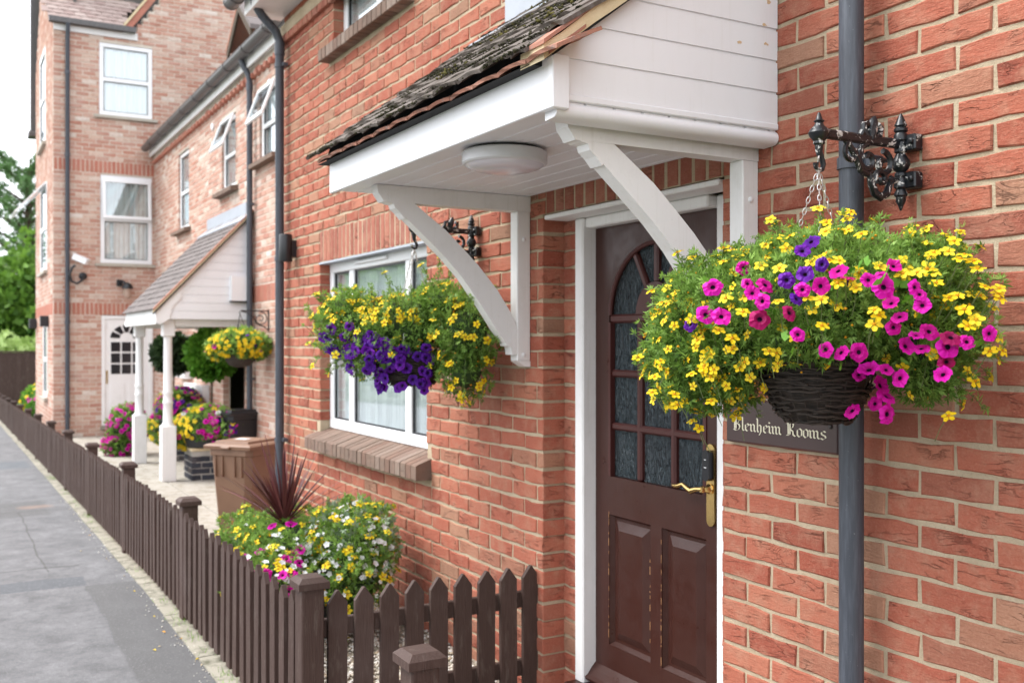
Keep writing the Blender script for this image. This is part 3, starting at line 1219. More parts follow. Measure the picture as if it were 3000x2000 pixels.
# eaves of the house
gut = H.add(MB().strip([(-.36 + .06 * math.cos(a), 4.335 + .06 * math.sin(a)) for a in np.linspace(math.pi, 2 * math.pi, 9)],
                       [(-.36 + .053 * math.cos(a), 4.335 + .053 * math.sin(a)) for a in np.linspace(math.pi, 2 * math.pi, 9)], 'x', -7.93, XR), 'gutter', 'gutter_grey')
H.add(MB().prism([(-.36 + .064 * math.cos(a), 4.336 + .064 * math.sin(a)) for a in np.linspace(math.pi, 2 * math.pi, 12)], 'x', -7.94, -7.925), 'gutter_end', 'gutter_grey', gut)
for x in (-7.80, -7.2, -6.3):
    H.add(MB().strip([(-.36 + .068 * math.cos(a), 4.336 + .068 * math.sin(a)) for a in np.linspace(math.pi, 2 * math.pi, 9)],
                     [(-.36 + .0605 * math.cos(a), 4.336 + .0605 * math.sin(a)) for a in np.linspace(math.pi, 2 * math.pi, 9)], 'x', x, x + .05), 'gutter_strap', 'gutter_grey', gut)
H.add(MB().bbox(-7.80, XR, -.29, -.268, 4.20, 4.36, .003), 'fascia', 'white_paint')
H.add(MB().box(-7.80, XR, -.268, .0, 4.205, 4.22), 'soffit', 'white_paint')
H.add(MB().prism([(-.40, 4.37), (-.38, 4.42), (3.2, 7.2), (3.2, 7.14)], 'x', -7.9, XR), 'roof', 'slate_tile')
# corbelled dentil course under the eaves, darker bricks
cor = H.add(MB().box(XL, -5.6, -.028, .0, 4.045, 4.128), 'corbel_course', 'mortar')
soldier(cor, Matrix.Translation(HO + Vector((0, -.03, 0))), XL, -5.6, 3.985, 4.045, 'soldier_brick', depth=.03, pitch=.1125, name='brick')

# ------------------------------------------------------------------ front door (part of the house)
FR = H.add(MB().bbox(-3.66, -3.596, .085, .20, .18, 2.195, .007).bbox(-2.798, -2.736, .138, .20, .18, 2.195, .007)
           .bbox(-3.597, -2.799, .1, .20, 2.150, 2.1955, .006), 'door_frame', 'white_paint')
H.add(MB().bbox(-3.757, -2.612, -.012, .118, 2.196, 2.216, .004), 'drip_board', 'white_paint', FR)
H.add(MB().bbox(-3.66, -2.736, .02, .30, .10, .185, .01), 'threshold', 'door_paint', FR)


def door_leaf():
    x0, x1, z0, z1 = -3.593, -2.803, .19, 2.149
    yf, yb = .152, .196
    st = .098
    m = MB()
    gl0, gl1 = -3.492, -2.868           # glazed field
    cx = (gl0 + gl1) / 2 - .0
    rad = (gl1 - gl0) / 2
    zs = 1.772                           # springing
    zb = 1.087
    # stiles, rails round the panels
    m.box(x0, gl0, yf, yb, z0, z1).box(gl1, x1, yf, yb, z0, z1)
    m.box(gl0, gl1, yf, yb, .925, zb)
    m.box(gl0, gl1, yf, yb, z0, .37)
    m.box(-3.205, -3.133, yf, yb, .37, .925)
    # arched head as a strip between arc and top
    top, bot = [], []
    for i in range(25):
        a = math.pi - math.pi * i / 24
        bot.append((cx + rad * math.cos(a), zs + rad * .93 * math.sin(a)))
        top.append((cx + rad * math.cos(a), z1))
    m.strip(top, bot, 'y', yf, yb)
    d = H.add(m, 'door', 'door_paint')
    # raised panels
    for a, b in ((-3.492, -3.205), (-3.133, -2.868)):
        m = MB()
        e, f_ = .014, .05
        lv = [(a, b, .37, .925, yf + .004), (a + e, b - e, .37 + e, .925 - e, yf + .022), (a + .026, b - .026, .396, .899, yf + .022), (a + f_ + .012, b - f_ - .012, .37 + f_ + .012, .925 - f_ - .012, yf + .006)]
        vs = []
        for (p, q, r_, s, y) in lv:
            vs += [(p, y, r_), (q, y, r_), (q, y, s), (p, y, s)]
        fs = []
        for k in range(3):
            for i in range(4):
                fs.append((4 * k + i, 4 * k + (i + 1) % 4, 4 * k + 4 + (i + 1) % 4, 4 * k + 4 + i))
        fs.append((12, 13, 14, 15))
        m.add(vs, fs)
        H.add(m, 'panel', 'door_paint', d)
    # paint worn through to the wood along the mouldings
    for xw, za, zb2 in ((-3.4935, .40, .92), (-3.1345, .38, .92), (-3.2065, .45, .80), (-3.4945, 1.10, 1.30)):
        m = MB()
        z = za
        while z < zb2:
            ln = rng.uniform(.004, .035)
            w_ = rng.uniform(.0012, .0032)
            m.box(xw - w_, xw + .0005, yf - .0008, yf + .001, z, z + ln)
            z += ln + rng.uniform(.004, .05)
        H.add(m, 'worn_edge', 'worn_wood', d)['kind'] = 'stuff'
    # glazing bars
    def bar(poly):
        H.add(poly, 'glazing_bar', 'door_glaze_bar', d)
    wb = .0155
    cols = [gl0, -3.289, -3.070, gl1]
    rows = [zb, 1.301, 1.525, 1.752]
    for xc in cols[1:3]:
        bar(MB().bbox(xc - wb, xc + wb, yf + .003, yb - .004, zb, rows[3], .008))
    for zc in rows[1:3]:
        bar(MB().bbox(gl0, gl1, yf + .0035, yb - .0045, zc - wb, zc + wb, .008))
    bar(MB().bbox(gl0, gl1, yf + .002, yb - .005, 1.738, 1.774, .008))
    # half-round hub and fan bars
    hub = .128
    pts = [(cx + hub * math.cos(a), 1.772 + hub * math.sin(a)) for a in np.linspace(0, math.pi, 15)]
    bar(MB().prism(pts, 'y', yf + .003, yb - .004))
    for an in (math.pi * .333, math.pi * .5, math.pi * .667):
        m = MB().bbox(hub - .004, rad * (.93 + .0 * an) + .02, yf + .0045, yb - .006, -wb, wb, .007)
        m.xf(Matrix.Translation((cx, 0, 1.772)) @ Matrix.Rotation(-an, 4, 'Y'))
        bar(m)
    # bolection bead round the arch
    bar(MB().tube([(cx + (rad - .004) * math.cos(a), yf + .004, zs + (rad - .004) * .93 * math.sin(a)) for a in np.linspace(0, math.pi, 25)], .010, 8))
    for xa in (gl0 + .005, gl1 - .005):
        bar(MB().box(xa - .009, xa + .009, yf - .004, yf + .02, zb, 1.74))
    # obscured panes
    yg0, yg1 = yf + .024, yf + .029
    for i in range(3):
        for j in range(3):
            H.add(MB().box(cols[i] + .001, cols[i + 1] - .001, yg0, yg1, rows[j] + .001, rows[j + 1] - .001), 'pane', 'obscure_glass', d)
    for k in range(4):
        a0, a1 = [0, math.pi / 3, math.pi / 2, 2 * math.pi / 3, math.pi][k:k + 2]
        t_, b_ = [], []
        for a in np.linspace(a0, a1, 9):
            t_.append((cx + (rad + .005) * math.cos(a), zs + (rad + .005) * .93 * math.sin(a)))
            b_.append((cx + (hub - .01) * math.cos(a), zs + (hub - .01) * math.sin(a)))
        H.add(MB().strip(t_, b_, 'y', yg0, yg1), 'pane', 'obscure_glass', d)
    # brass handle plate, lever, keypad
    px = -2.831
    m = MB()
    pl = [(px + .021 * math.cos(a), 1.262 + .021 * math.sin(a)) for a in np.linspace(0, math.pi, 9)]
    pl += [(px + .021 * math.cos(a), 1.0 + .021 * math.sin(a)) for a in np.linspace(math.pi, 2 * math.pi, 9)]
    m.prism(pl, 'y', yf - .012, yf)
    hn = H.add(m, 'handle_plate', 'brass', d)
    m = MB().lathe([(.017, 0), (.019, -.008), (.012, -.016), (.010, -.034), (.014, -.04), (.010, -.048)], 14, (px, yf - .01, 1.118), axis='y')
    lev = [(px, yf - .05, 1.118), (px - .03, yf - .052, 1.116), (px - .06, yf - .052, 1.105), (px - .085, yf - .05, 1.112), (px - .11, yf - .05, 1.124), (px - .14, yf - .05, 1.114), (px - .168, yf - .05, 1.112), (px - .178, yf - .046, 1.117)]
    m.tube(lev, [.010, .009, .012, .010, .008, .009, .007, .003], 10)
    H.add(m, 'lever', 'brass', hn, smooth=True)
    kp = MB()
    po = [(px + .018 * math.cos(a), 1.245 + .018 * math.sin(a)) for a in np.linspace(0, math.pi, 7)] + [(px + .018 * math.cos(a), 1.165 + .018 * math.sin(a)) for a in np.linspace(math.pi, 2 * math.pi, 7)]
    kp.prism(po, 'y', yf - .036, yf - .0125)
    H.add(kp, 'keypad', 'keypad_black', hn)
    H.add(MB().box(px - .006, px + .006, yf - .0372, yf - .036, 1.196, 1.199).box(px - .005, px + .005, yf - .0372, yf - .036, 1.225, 1.2275), 'keypad_mark', 'white_upvc', hn)
    # weather bar
    H.add(MB().prism([(yf, .20), (yf - .052, .20), (yf - .056, .212), (yf - .04, .222), (yf - .022, .245), (yf, .268)], 'x', x0 - .004, x1 + .004), 'weather_bar', 'door_paint', d)
    return d


door_leaf()

# small round up-and-down light by the corner downpipe
wl = thing('wall_light', 'small black cylinder wall light beside the grey corner downpipe', 'wall light', (-7.42, -.075, 2.26))
MB().lathe([(.047, 0), (.05, .006), (.05, .20), (.047, .206)], 20, (0, 0, .005)).obj('lamp_body', 'black_iron', wl, smooth=True)
MB().bbox(-.03, .03, .03, .08, .04, .17, .004).obj('back_plate', 'black_iron', wl)

# ------------------------------------------------------------------ name plate
sign = thing('name_plate', 'dark brown name plate reading Blenheim Rooms beside the grey downpipe', 'sign', (-2.567, -.002, 1.325))
MB().bbox(0, .488, -.018, 0, 0, .145, .006).obj('plate', 'sign_plate', sign)
GL = {
    'B': (.78, [[(-.02, 1.42), (.1, 1.55), (.1, .2), (-.02, .08)], [(.1, 1.55), (.45, 1.6), (.6, 1.35), (.45, .95), (.2, .86)], [(.2, .86), (.55, .8), (.66, .5), (.55, .12), (.3, 0), (.05, .12)], [(.3, 1.45), (.3, .2)]]),
    'l': (.30, [[(0, 1.7), (.1, 1.58), (.1, .18), (.24, .04)]]),
    'e': (.50, [[(.28, .98), (.08, .80), (.08, .22), (.26, .02), (.44, .18)], [(.28, .98), (.44, .76), (.16, .46)]]),
    'n': (.62, [[(0, .92), (.1, .8), (.1, .18), (.2, .04)], [(.14, .76), (.3, .96), (.44, .8), (.44, .18), (.56, .04)]]),
    'h': (.60, [[(0, 1.7), (.1, 1.58), (.1, .18), (.2, .04)], [(.14, .76), (.3, .96), (.44, .8), (.44, .12), (.30, -.30)]]),
    'i': (.30, [[(0, .92), (.1, .8), (.1, .18), (.24, .04)], [(.06, 1.36), (.16, 1.24)]]),
    'm': (.94, [[(0, .92), (.1, .8), (.1, .18), (.2, .04)], [(.14, .76), (.3, .96), (.42, .8), (.42, .18), (.52, .04)], [(.46, .76), (.62, .96), (.74, .8), (.74, .18), (.88, .04)]]),
    'R': (.84, [[(-.04, 1.38), (.1, 1.55), (.12, .2), (-.04, .06), (.2, .1)], [(.1, 1.55), (.45, 1.62), (.6, 1.38), (.5, 1.0), (.25, .86)], [(.3, 1.45), (.3, .2)], [(.3, .86), (.56, .6), (.6, .2), (.78, .03)]]),
    'o': (.52, [[(.26, 1.0), (.06, .8), (.06, .2), (.24, .0)], [(.26, 1.0), (.44, .8), (.44, .2), (.24, 0)]]),
    's': (.50, [[(.40, .84), (.24, .98), (.06, .8), (.10, .58), (.38, .42), (.42, .2), (.22, .0), (.02, .14)]]),
    ' ': (.42, []), '.': (.2, [[(.02, .12), (.12, .0)]]),
}
XH = .0265
tot = sum(GL[ch][0] for ch in 'Blenheim Rooms')
sx = .405 / (tot * XH)
cur = .040
nib = Vector((math.cos(R(38)), math.sin(R(38)))) * .074
for ch in 'Blenheim Rooms':
    adv, strokes = GL[ch]
    if strokes:
        m = MB()
        for si, s in enumerate(strokes):
            for k in range(len(s) - 1):
                a, b = Vector(s[k]), Vector(s[k + 1])
                q = [a - nib, b - nib, b + nib, a + nib]
                yy = -.0185 - .00012 * (si * 8 + k)
                vs = [((p.x * sx * XH) + cur, yy, p.y * XH + .041) for p in q]
                m.add(vs, [(0, 1, 2, 3)])
        m.obj('letter', 'sign_letter', sign)
    cur += adv * XH * sx
MB().lathe([(.007, -.018), (.0075, -.021), (.005, -.0235)], 14, (.459, 0, .083), axis='y').obj('screw_cap', 'rust_plug', sign, smooth=True)
MB().lathe([(.007, -.018), (.0075, -.021), (.005, -.0235)], 14, (.026, 0, .083), axis='y').obj('screw_cap', 'rust_plug', sign, smooth=True)

# ------------------------------------------------------------------ porch canopy over the front door
porch = thing('porch_canopy', 'white boarded lean-to porch canopy with mossy tiled roof above the brown door', 'porch', (-3.25, 0, 2.3))
PO = Shift(porch)
PX0, PX1, PY = -4.174, -2.345, -.854
SL = .762
rz = lambda y: 2.505 + SL * (y + .854)           # underside of the tiles
PO.add(MB().bbox(PX0, PX1 - .0, PY, PY + .022, 2.305, 2.455, .003), 'fascia', 'white_board')
PO.add(MB().bbox(PX1 - .0, PX1 + .026, PY - .006, PY + .05, 2.302, 2.452, .003), 'corner_cap', 'white_board')
# soffit boards, tongue and groove along x
y = PY + .022
while y < -.002:
    y2 = min(y + .1, 0)
    PO.add(MB().bbox(PX0 + .005, PX1 - .005, y + .0015, y2 - .0015, 2.318, 2.334, .004), 'soffit_board', 'white_board')
    y = y2
PO.add(MB().box(PX0 + .01, PX1 - .01, PY + .03, -.001, 2.336, 2.342), 'soffit_backing', 'dark_void')
# cheek boards facing the near side, and the hidden far cheek
for (xa, xb) in ((PX1 - .022, PX1), (PX0 + .003, PX0 + .022)):
    z = 2.352
    while z < 3.05:
        z2 = z + .101
        yt0 = (z - 2.505) / SL - .854
        yt1 = (z2 - .009 - 2.505) / SL - .854
        y0a, y0b = max(PY + .02, yt0 + .012), max(PY + .02, yt1 + .012)
        if y0b < -.02:
            if y0a == y0b:
                pts = [(y0a, z), (-.001, z), (-.001, z2 - .009), (y0b, z2 - .009)]
            elif y0a == PY + .02:
                zk = 2.505 + SL * (y0a - .012 + .854)
                pts = [(y0a, z), (-.001, z), (-.001, z2 - .009), (y0b, z2 - .009), (y0a, min(zk, z2 - .010))]
            else:
                pts = [(y0a, z), (-.001, z), (-.001, z2 - .009), (y0b, z2 - .009)]
            PO.add(MB().prism(pts, 'x', xa, xb), 'cheek_board', 'white_board')
            # bevelled tongue in the shadow gap
            PO.add(MB().prism([(y0b + .002, z2 - .0095), (-.001, z2 - .0095), (-.001, z2 + .001), (min(y0b + .014, -.002), z2 + .001)], 'x', xa, xb - .006), 'board_groove', 'white_board')
        z = z2
# moulded nosing under the cheek
pts = []
for a in np.linspace(-math.pi / 2, math.pi / 2, 9):
    pts.append((PX1 - .016 + .022 * math.cos(a), 2.307 + .022 * math.sin(a)))
pts = [(PX1 - .06, 2.33), (PX1 - .06, 2.282)] + pts
PO.add(MB().prism(pts, 'y', PY + .022, -.002), 'nosing', 'white_board', smooth=True)
PO.add(MB().bbox(PX1 - .02, PX1 + .006, PY + .024, -.001, 2.3315, 2.351, .003), 'nosing_bead', 'white_board')
for (yy, zz) in ((-.055, 2.66), (-.04, 2.735), (-.05, 2.60), (-.16, 2.59), (-.1, 2.83)):
    m = MB()
    pl = [(yy + .011 * math.cos(a) * rng.uniform(.3, 1.2), zz + .007 * math.sin(a) * rng.uniform(.3, 1.3)) for a in np.linspace(0, 6.28, 9)[:-1]]
    m.prism(pl, 'x', PX1 - .001, PX1 + .0008)
    PO.add(m, 'peeled_spot', 'stain_peel')

# gallows brackets
def gallows(xf):
    th = .064
    x0, x1 = xf - th, xf
    zt, zb_ = 2.316, 2.247
    m = MB().bbox(x0, x1, -.069, 0, 1.572, zb_ + .0005, .004)
    br = PO.add(m, 'gallows_bracket', 'white_paint')
    m = MB().strip([(0, zt), (-.66, zt), (-.70, zt), (-.745, zt)], [(0, zb_), (-.64, zb_), (-.712, zb_), (-.738, zb_ + .035)], 'x', x0, x1)
    PO.add(m, 'bracket_beam', 'white_paint', br)
    up_ = [(-.576, 2.249), (-.511, 2.203), (-.425, 2.142), (-.345, 2.070), (-.266, 1.996), (-.169, 1.888), (-.105, 1.795), (-.066, 1.72)]
    lo_ = [(-.660, 2.249), (-.614, 2.186), (-.515, 2.101), (-.425, 2.022), (-.345, 1.940), (-.245, 1.812), (-.175, 1.712), (-.122, 1.648)]
    m = MB().strip(up_, lo_, 'x', x0 + .004, x1 - .002)
    PO.add(m, 'curved_brace', 'white_paint', br)
    # cusps at both ends of the brace
    PO.add(MB().prism([(-.700, 2.248), (-.655, 2.248), (-.610, 2.19), (-.618, 2.180), (-.640, 2.205), (-.662, 2.222), (-.668, 2.240), (-.69, 2.243)], 'x', x0 + .002, x1 - .001), 'brace_cusp', 'white_paint', br)
    m = MB().prism([(-.125, 1.65), (-.066, 1.72), (-.066, 1.60), (-.095, 1.60), (-.100, 1.635), (-.122, 1.64)], 'x', x0 + .002, x1 - .001)
    PO.add(m, 'brace_cusp', 'white_paint', br)
    PO.add(MB().prism([(-.069, 1.572), (0, 1.572), (0, 1.545), (-.025, 1.545)], 'x', x0, x1), 'post_foot', 'white_paint', br)
    for zz in (2.12, 1.60):
        PO.add(MB().lathe([(.009, 0), (.009, .004), (.004, .007)], 10, (x1, -.035, zz), axis='x'), 'screw_cap', 'white_upvc', br, smooth=True)


gallows(-2.431)
gallows(-3.895)

# roof tiles
def tile_mesh(w, L, th, mat, seed, camber=.006, seg=4):
    r = random.Random(seed)
    m = MB()
    vs = []
    for zt in (0, -th):
        for i in range(3):                      # along slope (0 = lower edge)
            for k in range(seg + 1):
                u = k / seg
                cz = camber * (1 - (2 * u - 1) ** 2) * (1.0 if i == 0 else .6)
                jl = r.uniform(-.004, .004) if i == 0 else 0
                vs.append((w * (u - .5), L * i / 2 + jl, zt + cz - .008 * (i / 2) * (1 - i / 2) * -1))
    n = (seg + 1)
    o = 3 * n
    fs = []
    for i in range(2):
        for k in range(seg):
            a = i * n + k
            fs += [(a, a + 1, a + n + 1, a + n), (o + a, o + a + n, o + a + n + 1, o + a + 1)]
    for k in range(seg):
        fs += [(k, o + k, o + k + 1, k + 1), (2 * n + k, 2 * n + k + 1, o + 2 * n + k + 1, o + 2 * n + k)]
    for i in range(2):
        fs += [(i * n, (i + 1) * n, o + (i + 1) * n, o + i * n), (i * n + seg, o + i * n + seg, o + (i + 1) * n + seg, (i + 1) * n + seg)]
    m.add(vs, fs)
    return m.mesh('roof_tile', mat)


def tile_roof(sh, x0, x1, ye, ze, slope, rows, gauge, tw, mats, wob, L=.23, jit=1.0):
    """tiles from the eave (ye, ze) up towards +y"""
    pitch = math.atan(slope)
    lift = .011
    meshes = [tile_mesh(tw - .003, L, .012, mats, s, .008) for s in range(6)]
    tilt = math.asin(min(.3, 1.9 * .0125 / gauge * .42))
    for rr_ in range(rows):
        y = ye + rr_ * gauge * math.cos(pitch)
        z = ze + rr_ * gauge * math.sin(pitch)
        off = tw / 2 if rr_ % 2 else 0
        x = x0 + tw / 2 - off
        while x < x1 + tw * .26:
            wx = 1.0
            xx = x
            if x - tw / 2 < x0 - .001:
                xx, wx = x + tw / 4, .5
            if x + tw / 2 > x1 + .002:
                xx, wx = x - tw / 4, .5
            if xx + tw * wx / 2 <= x1 + .03:
                o = link('roof_tile', rng.choice(meshes), sh.o, Vector((xx, y + rng.uniform(-.006, .006) * jit, z + .016 + rng.uniform(-.002, .004) * jit)) + sh.d,
                         Euler((pitch - tilt, rng.uniform(-1, 1) * wob, rng.uniform(-1, 1) * wob * .7)), (wx, 1, 1))
            x += tw


tile_roof(PO, -4.275, -2.30, -.925, 2.452, SL, 11, .108, .165, 'mossy_tile', .008)
# undercloak course of red tiles at the eave
me_ = [tile_mesh(.162, .16, .011, 'clay_tile', s + 40) for s in range(3)]
x = -4.20
while x < -2.36:
    link('eave_tile', rng.choice(me_), porch, Vector((x + .08, -.905 + rng.uniform(-.003, .003), 2.444 + rng.uniform(-.002, .002))) + PO.d, Euler((math.atan(SL) - .20, rng.uniform(-.02, .02), 0)))
    x += .165
# bedding strip between eave and fascia
PO.add(MB().prism([(-.90, 2.428), (-.86, 2.445), (-.84, 2.52), (-.80, 2.53), (-.80, 2.43), (-.85, 2.43)], 'x', -4.20, PX1 - .04), 'eave_felt', 'dark_void')
# right-hand verge: undercloak slips and mortar bedding
def along(y0, y1, off, th, xa, xb, name, mat, n=7, jit=.003):
    top, bot = [], []
    for i in range(n + 1):
        y = y0 + (y1 - y0) * i / n
        z = rz(y) + off
        top.append((y, z + th / 2 + rng.uniform(-jit, jit)))
        bot.append((y, z - th / 2 + rng.uniform(-jit, jit)))
    PO.add(MB().strip(top, bot, 'x', xa, xb), name, mat)


along(-.895, -.005, -.030, .044, PX1 - .09, PX1 + .038, 'verge_mortar', 'verge_mortar', 16, .004)
along(-.86, -.005, -.052, .012, PX1 - .05, PX1 + .034, 'verge_undercloak', 'dark_void', 10, .002)
for y0, y1 in ((-.90, -.70), (-.695, -.50), (-.495, -.30), (-.295, -.10)):
    along(y0, y1, .001, .011, PX1 - .05, PX1 + .046, 'verge_tile', 'clay_tile', 4, .001)
along(-.88, -.76, -.040, .009, PX1 - .02, PX1 + .042, 'verge_slip', 'clay_tile', 3, .001)
# lead flashing at the top of the lean-to
m = MB().prism([(-.010, 3.12), (-.004, 3.12), (-.004, 3.36), (-.010, 3.36)], 'x', -4.115, -2.34)
m.prism([(-.012, 3.13), (-.012, 3.122), (-.16, 3.052), (-.16, 3.06)], 'x', -4.20, -2.30)
PO.add(m, 'lead_flashing', 'lead')
# moss: tufts on tile edges
def moss(sh, n, x0, x1, ye, ze, slope, gauge, rows, mat, size, seed, bias=1.0):
    r = np.random.default_rng(seed)
    rows_ = r.integers(0, rows, n)
    px = x0 + (x1 - x0) * r.random(n)
    pt = math.atan(slope)
    along_ = rows_ * gauge + r.normal(0, .0045, n) * (1 + 2.0 * (mat == 'moss'))
    P = np.stack([px, ye + along_ * math.cos(pt) - .004, ze + along_ * math.sin(pt) + .018 + r.random(n) * .008], -1)
    clump = np.sin(px * 7.3 + rows_ * 2.1) + np.sin(px * 17 + rows_ * 4.7) + r.normal(0, .7, n)
    keep = clump > .1 * bias
    P = P[keep]
    n = len(P)
    S = size * (.45 + r.random(n) ** 2)
    Vv = octa[None] * S[:, None, None] * (.6 + .8 * r.random((n, 1, 3))) + r.normal(0, .18, (n, 6, 3)) * S[:, None, None]
    Vv = Vv + P[:, None] + np.array(sh.d)[None, None]
    F = (of[None] + (np.arange(n) * 6)[:, None, None]).reshape(-1, 3)
    o = link('moss', raw_mesh('moss', Vv.reshape(-1, 3), F, mat), sh.o)
    o['kind'] = 'stuff'


moss(PO, 9000, -4.25, -2.33, -.925, 2.446, SL, .108, 11, 'moss_dark', .0048, 5, 3)
moss(PO, 700, -3.7, -2.5, -.72, 2.608, SL, .108, 8, 'moss', .0095, 6, 11)
# bulkhead lamp under the soffit
lamp = thing('bulkhead_lamp', 'round white bulkhead lamp under the porch ceiling', 'lamp', (-2.985, -.64, 2.318))
MB().lathe([(.125, 0), (.125, -.012)], 40).obj('lamp_base', 'black_plastic', lamp, smooth=True)
MB().lathe([(.143, -.010), (.147, -.015), (.147, -.048), (.142, -.053), (.138, -.055)], 48).obj('lamp_rim', 'lamp_body', lamp, smooth=True)
MB().lathe([(.137, -.053), (.125, -.063), (.095, -.073), (.05, -.078), (.001, -.079)], 48).obj('lamp_diffuser', 'lamp_diffuser', lamp, smooth=True)

# ------------------------------------------------------------------ cast iron brackets
def spiral(cy, cz, r0, turns, a0, sgn, n=26, x=0.0):
    pts = []
    for i in range(n):
        u = i / (n - 1)
        a = a0 + sgn * u * turns * 2 * math.pi
        r = r0 * (1 - .82 * u)
        pts.append((x, cy + r * math.cos(a), cz + r * math.sin(a)))
    return pts


def iron_bracket(loc, label):
    """origin at the wall, arm towards -y at z=0"""
    t = thing('hanging_bracket', label, 'bracket', loc, 'cast iron basket brackets')
    prof = [(.003, .135), (.008, .122), (.016, .095), (.020, .082), (.0155, .077), (.021, .068), (.021, .058), (.016, .052), (.021, .040), (.022, .018), (.016, .012),
            (.020, 0), (.020, -.030), (.0145, -.036), (.019, -.048), (.028, -.066), (.029, -.082), (.022, -.100), (.0145, -.108), (.019, -.114), (.019, -.124), (.015, -.130),
            (.021, -.150), (.021, -.168), (.014, -.176), (.020, -.190), (.021, -.200), (.016, -.206), (.015, -.222), (.009, -.238), (.003, -.258)]
    prof = [(r_ * .86, z_ * (.62 if z_ > 0 else .70)) for r_, z_ in prof]
    MB().lathe(prof, 16, (0, -.034, 0)).obj('post', 'cast_iron', t, smooth=True)
    for z in (.004, -.098):
        m = MB().bbox(-.014, .046, -.034, 0, z - .024, z + .020, .004)
        m.lathe([(.008, -.034), (.008, -.040), (.004, -.043)], 10, (.034, 0, z), axis='y')
        m.obj('wall_lug', 'cast_iron', t)
    MB().bbox(-.009, .009, -.33, -.03, -.013, .013, .005).obj('arm', 'cast_iron', t)
    MB().lathe([(.003, .052), (.006, .044), (.009, .034), (.014, .030), (.010, .026), (.013, .018), (.022, .010), (.028, .0), (.024, -.010), (.014, -.022), (.015, -.028), (.011, -.032), (.010, -.042), (.006, -.060)], 16, (0, -.345, 0)).obj('tip_finial', 'cast_iron', t, smooth=True)
    MB().tube([(0, -.345, -.045), (0, -.338, -.062), (0, -.330, -.080), (0, -.334, -.094), (0, -.346, -.098), (0, -.356, -.090), (0, -.357, -.078)], [.008, .008, .007, .006, .006, .006, .008], 8).obj('hook', 'cast_iron', t, smooth=True)
    # scrollwork below and fleur above the arm
    m = MB()
    m.tube(spiral(-.165, -.052, .040, 1.2, math.pi * .5, 1), .0085, 7)
    m.tube(spiral(-.225, -.040, .030, 1.1, math.pi * .55, 1), .0075, 7)
    m.tube(spiral(-.105, -.060, .036, 1.15, math.pi * .5, -1), .0085, 7)
    m.tube([(0, -.255, -.010), (0, -.235, -.020), (0, -.21, -.05), (0, -.19, -.085), (0, -.165, -.092), (0, -.145, -.082)], [.004, .008, .009, .009, .008, .006], 7)
    m.tube([(0, -.16, -.085), (0, -.15, -.115), (0, -.138, -.140), (0, -.115, -.150), (0, -.092, -.140), (0, -.080, -.115), (0, -.072, -.09)], [.006, .010, .011, .012, .011, .009, .006], 8)
    m.tube(spiral(-.112, -.100, .026, 1.1, math.pi * 1.2, -1), .0085, 7)
    m.tube([(0, -.085, -.108), (0, -.06, -.10), (0, -.04, -.098)], .009, 7)
    m.obj('scroll', 'cast_iron', t, smooth=True)
    m = MB()
    m.tube([(0, -.155, .0), (0, -.15, .03), (0, -.142, .052), (0, -.136, .066)], [.010, .016, .013, .003], 8)
    m.tube([(0, -.16, .0), (0, -.18, .022), (0, -.178, .040), (0, -.165, .042)], [.010, .010, .009, .010], 8)
    m.tube([(0, -.15, .0), (0, -.118, .018), (0, -.112, .036), (0, -.125, .042)], [.010, .009, .008, .009], 8)
    m.tube([(0, -.20, .0), (0, -.19, .016), (0, -.165, .008)], [.006, .01, .006], 8)
    m.obj('fleur', 'cast_iron', t, smooth=True)
    return t


BR1 = Vector((-1.846, 0, 2.198))
BR2 = Vector((-4.416, 0, 2.205))
iron_bracket(BR1, 'chipped black cast iron bracket on the wall over the big mixed basket')
iron_bracket(BR2, 'black cast iron bracket behind the white porch brace above the window basket')

# ------------------------------------------------------------------ plants
def sample_blobs(blobs, n, r, shell=(.78, 1.06), inner=.62, amp=.0, gaps=.0):
    """points and outward normals near the surface of a union of ellipsoids; blob = (cx,cy,cz, ax,ay,az, weight)"""
    B = np.array(blobs, float)
    area = (B[:, 3] * B[:, 4] + B[:, 4] * B[:, 5] + B[:, 3] * B[:, 5]) * B[:, 6]
    out_p, out_n, tot_ = [], [], 0
    while tot_ < n:
        k = r.choice(len(B), size=n, p=area / area.sum())
        d = r.normal(size=(n, 3))
        d /= np.linalg.norm(d, axis=1)[:, None]
        rad = shell[0] + (shell[1] - shell[0]) * r.random(n)
        p = B[k, :3] + d * B[k, 3:6] * rad[:, None]
        if amp or gaps:
            nz_ = (np.sin(26 * p[:, 0] + 14 * p[:, 2] + 1.1) + np.sin(23 * p[:, 1] - 19 * p[:, 2] + 2.3) + np.sin(41 * p[:, 2] + 17 * p[:, 0] - 13 * p[:, 1])) / 3
            p = B[k, :3] + d * B[k, 3:6] * (rad * (1 + amp * nz_))[:, None]
        nn = d / B[k, 3:6]
        nn /= np.linalg.norm(nn, axis=1)[:, None]
        ok = np.ones(n, bool)
        if gaps:
            ok &= r.random(n) < np.clip(1 + gaps * nz_ * 1.6 - gaps * .35, .08, 1)
        for j in range(len(B)):
            q = (((p - B[j, :3]) / B[j, 3:6]) ** 2).sum(1) ** .5
            ok &= (q > inner) | (k == j)
        out_p.append(p[ok])
        out_n.append(nn[ok])
        tot_ += ok.sum()
    return np.concatenate(out_p)[:n], np.concatenate(out_n)[:n]


def frames(n):
    n = n / np.linalg.norm(n, axis=1)[:, None]
    h = np.where(np.abs(n[:, 2:3]) < .9, np.array([[0, 0, 1.]]), np.array([[1., 0, 0]]))
    a = np.cross(h, n)
    a /= np.linalg.norm(a, axis=1)[:, None]
    b = np.cross(n, a)
    return a, b, n


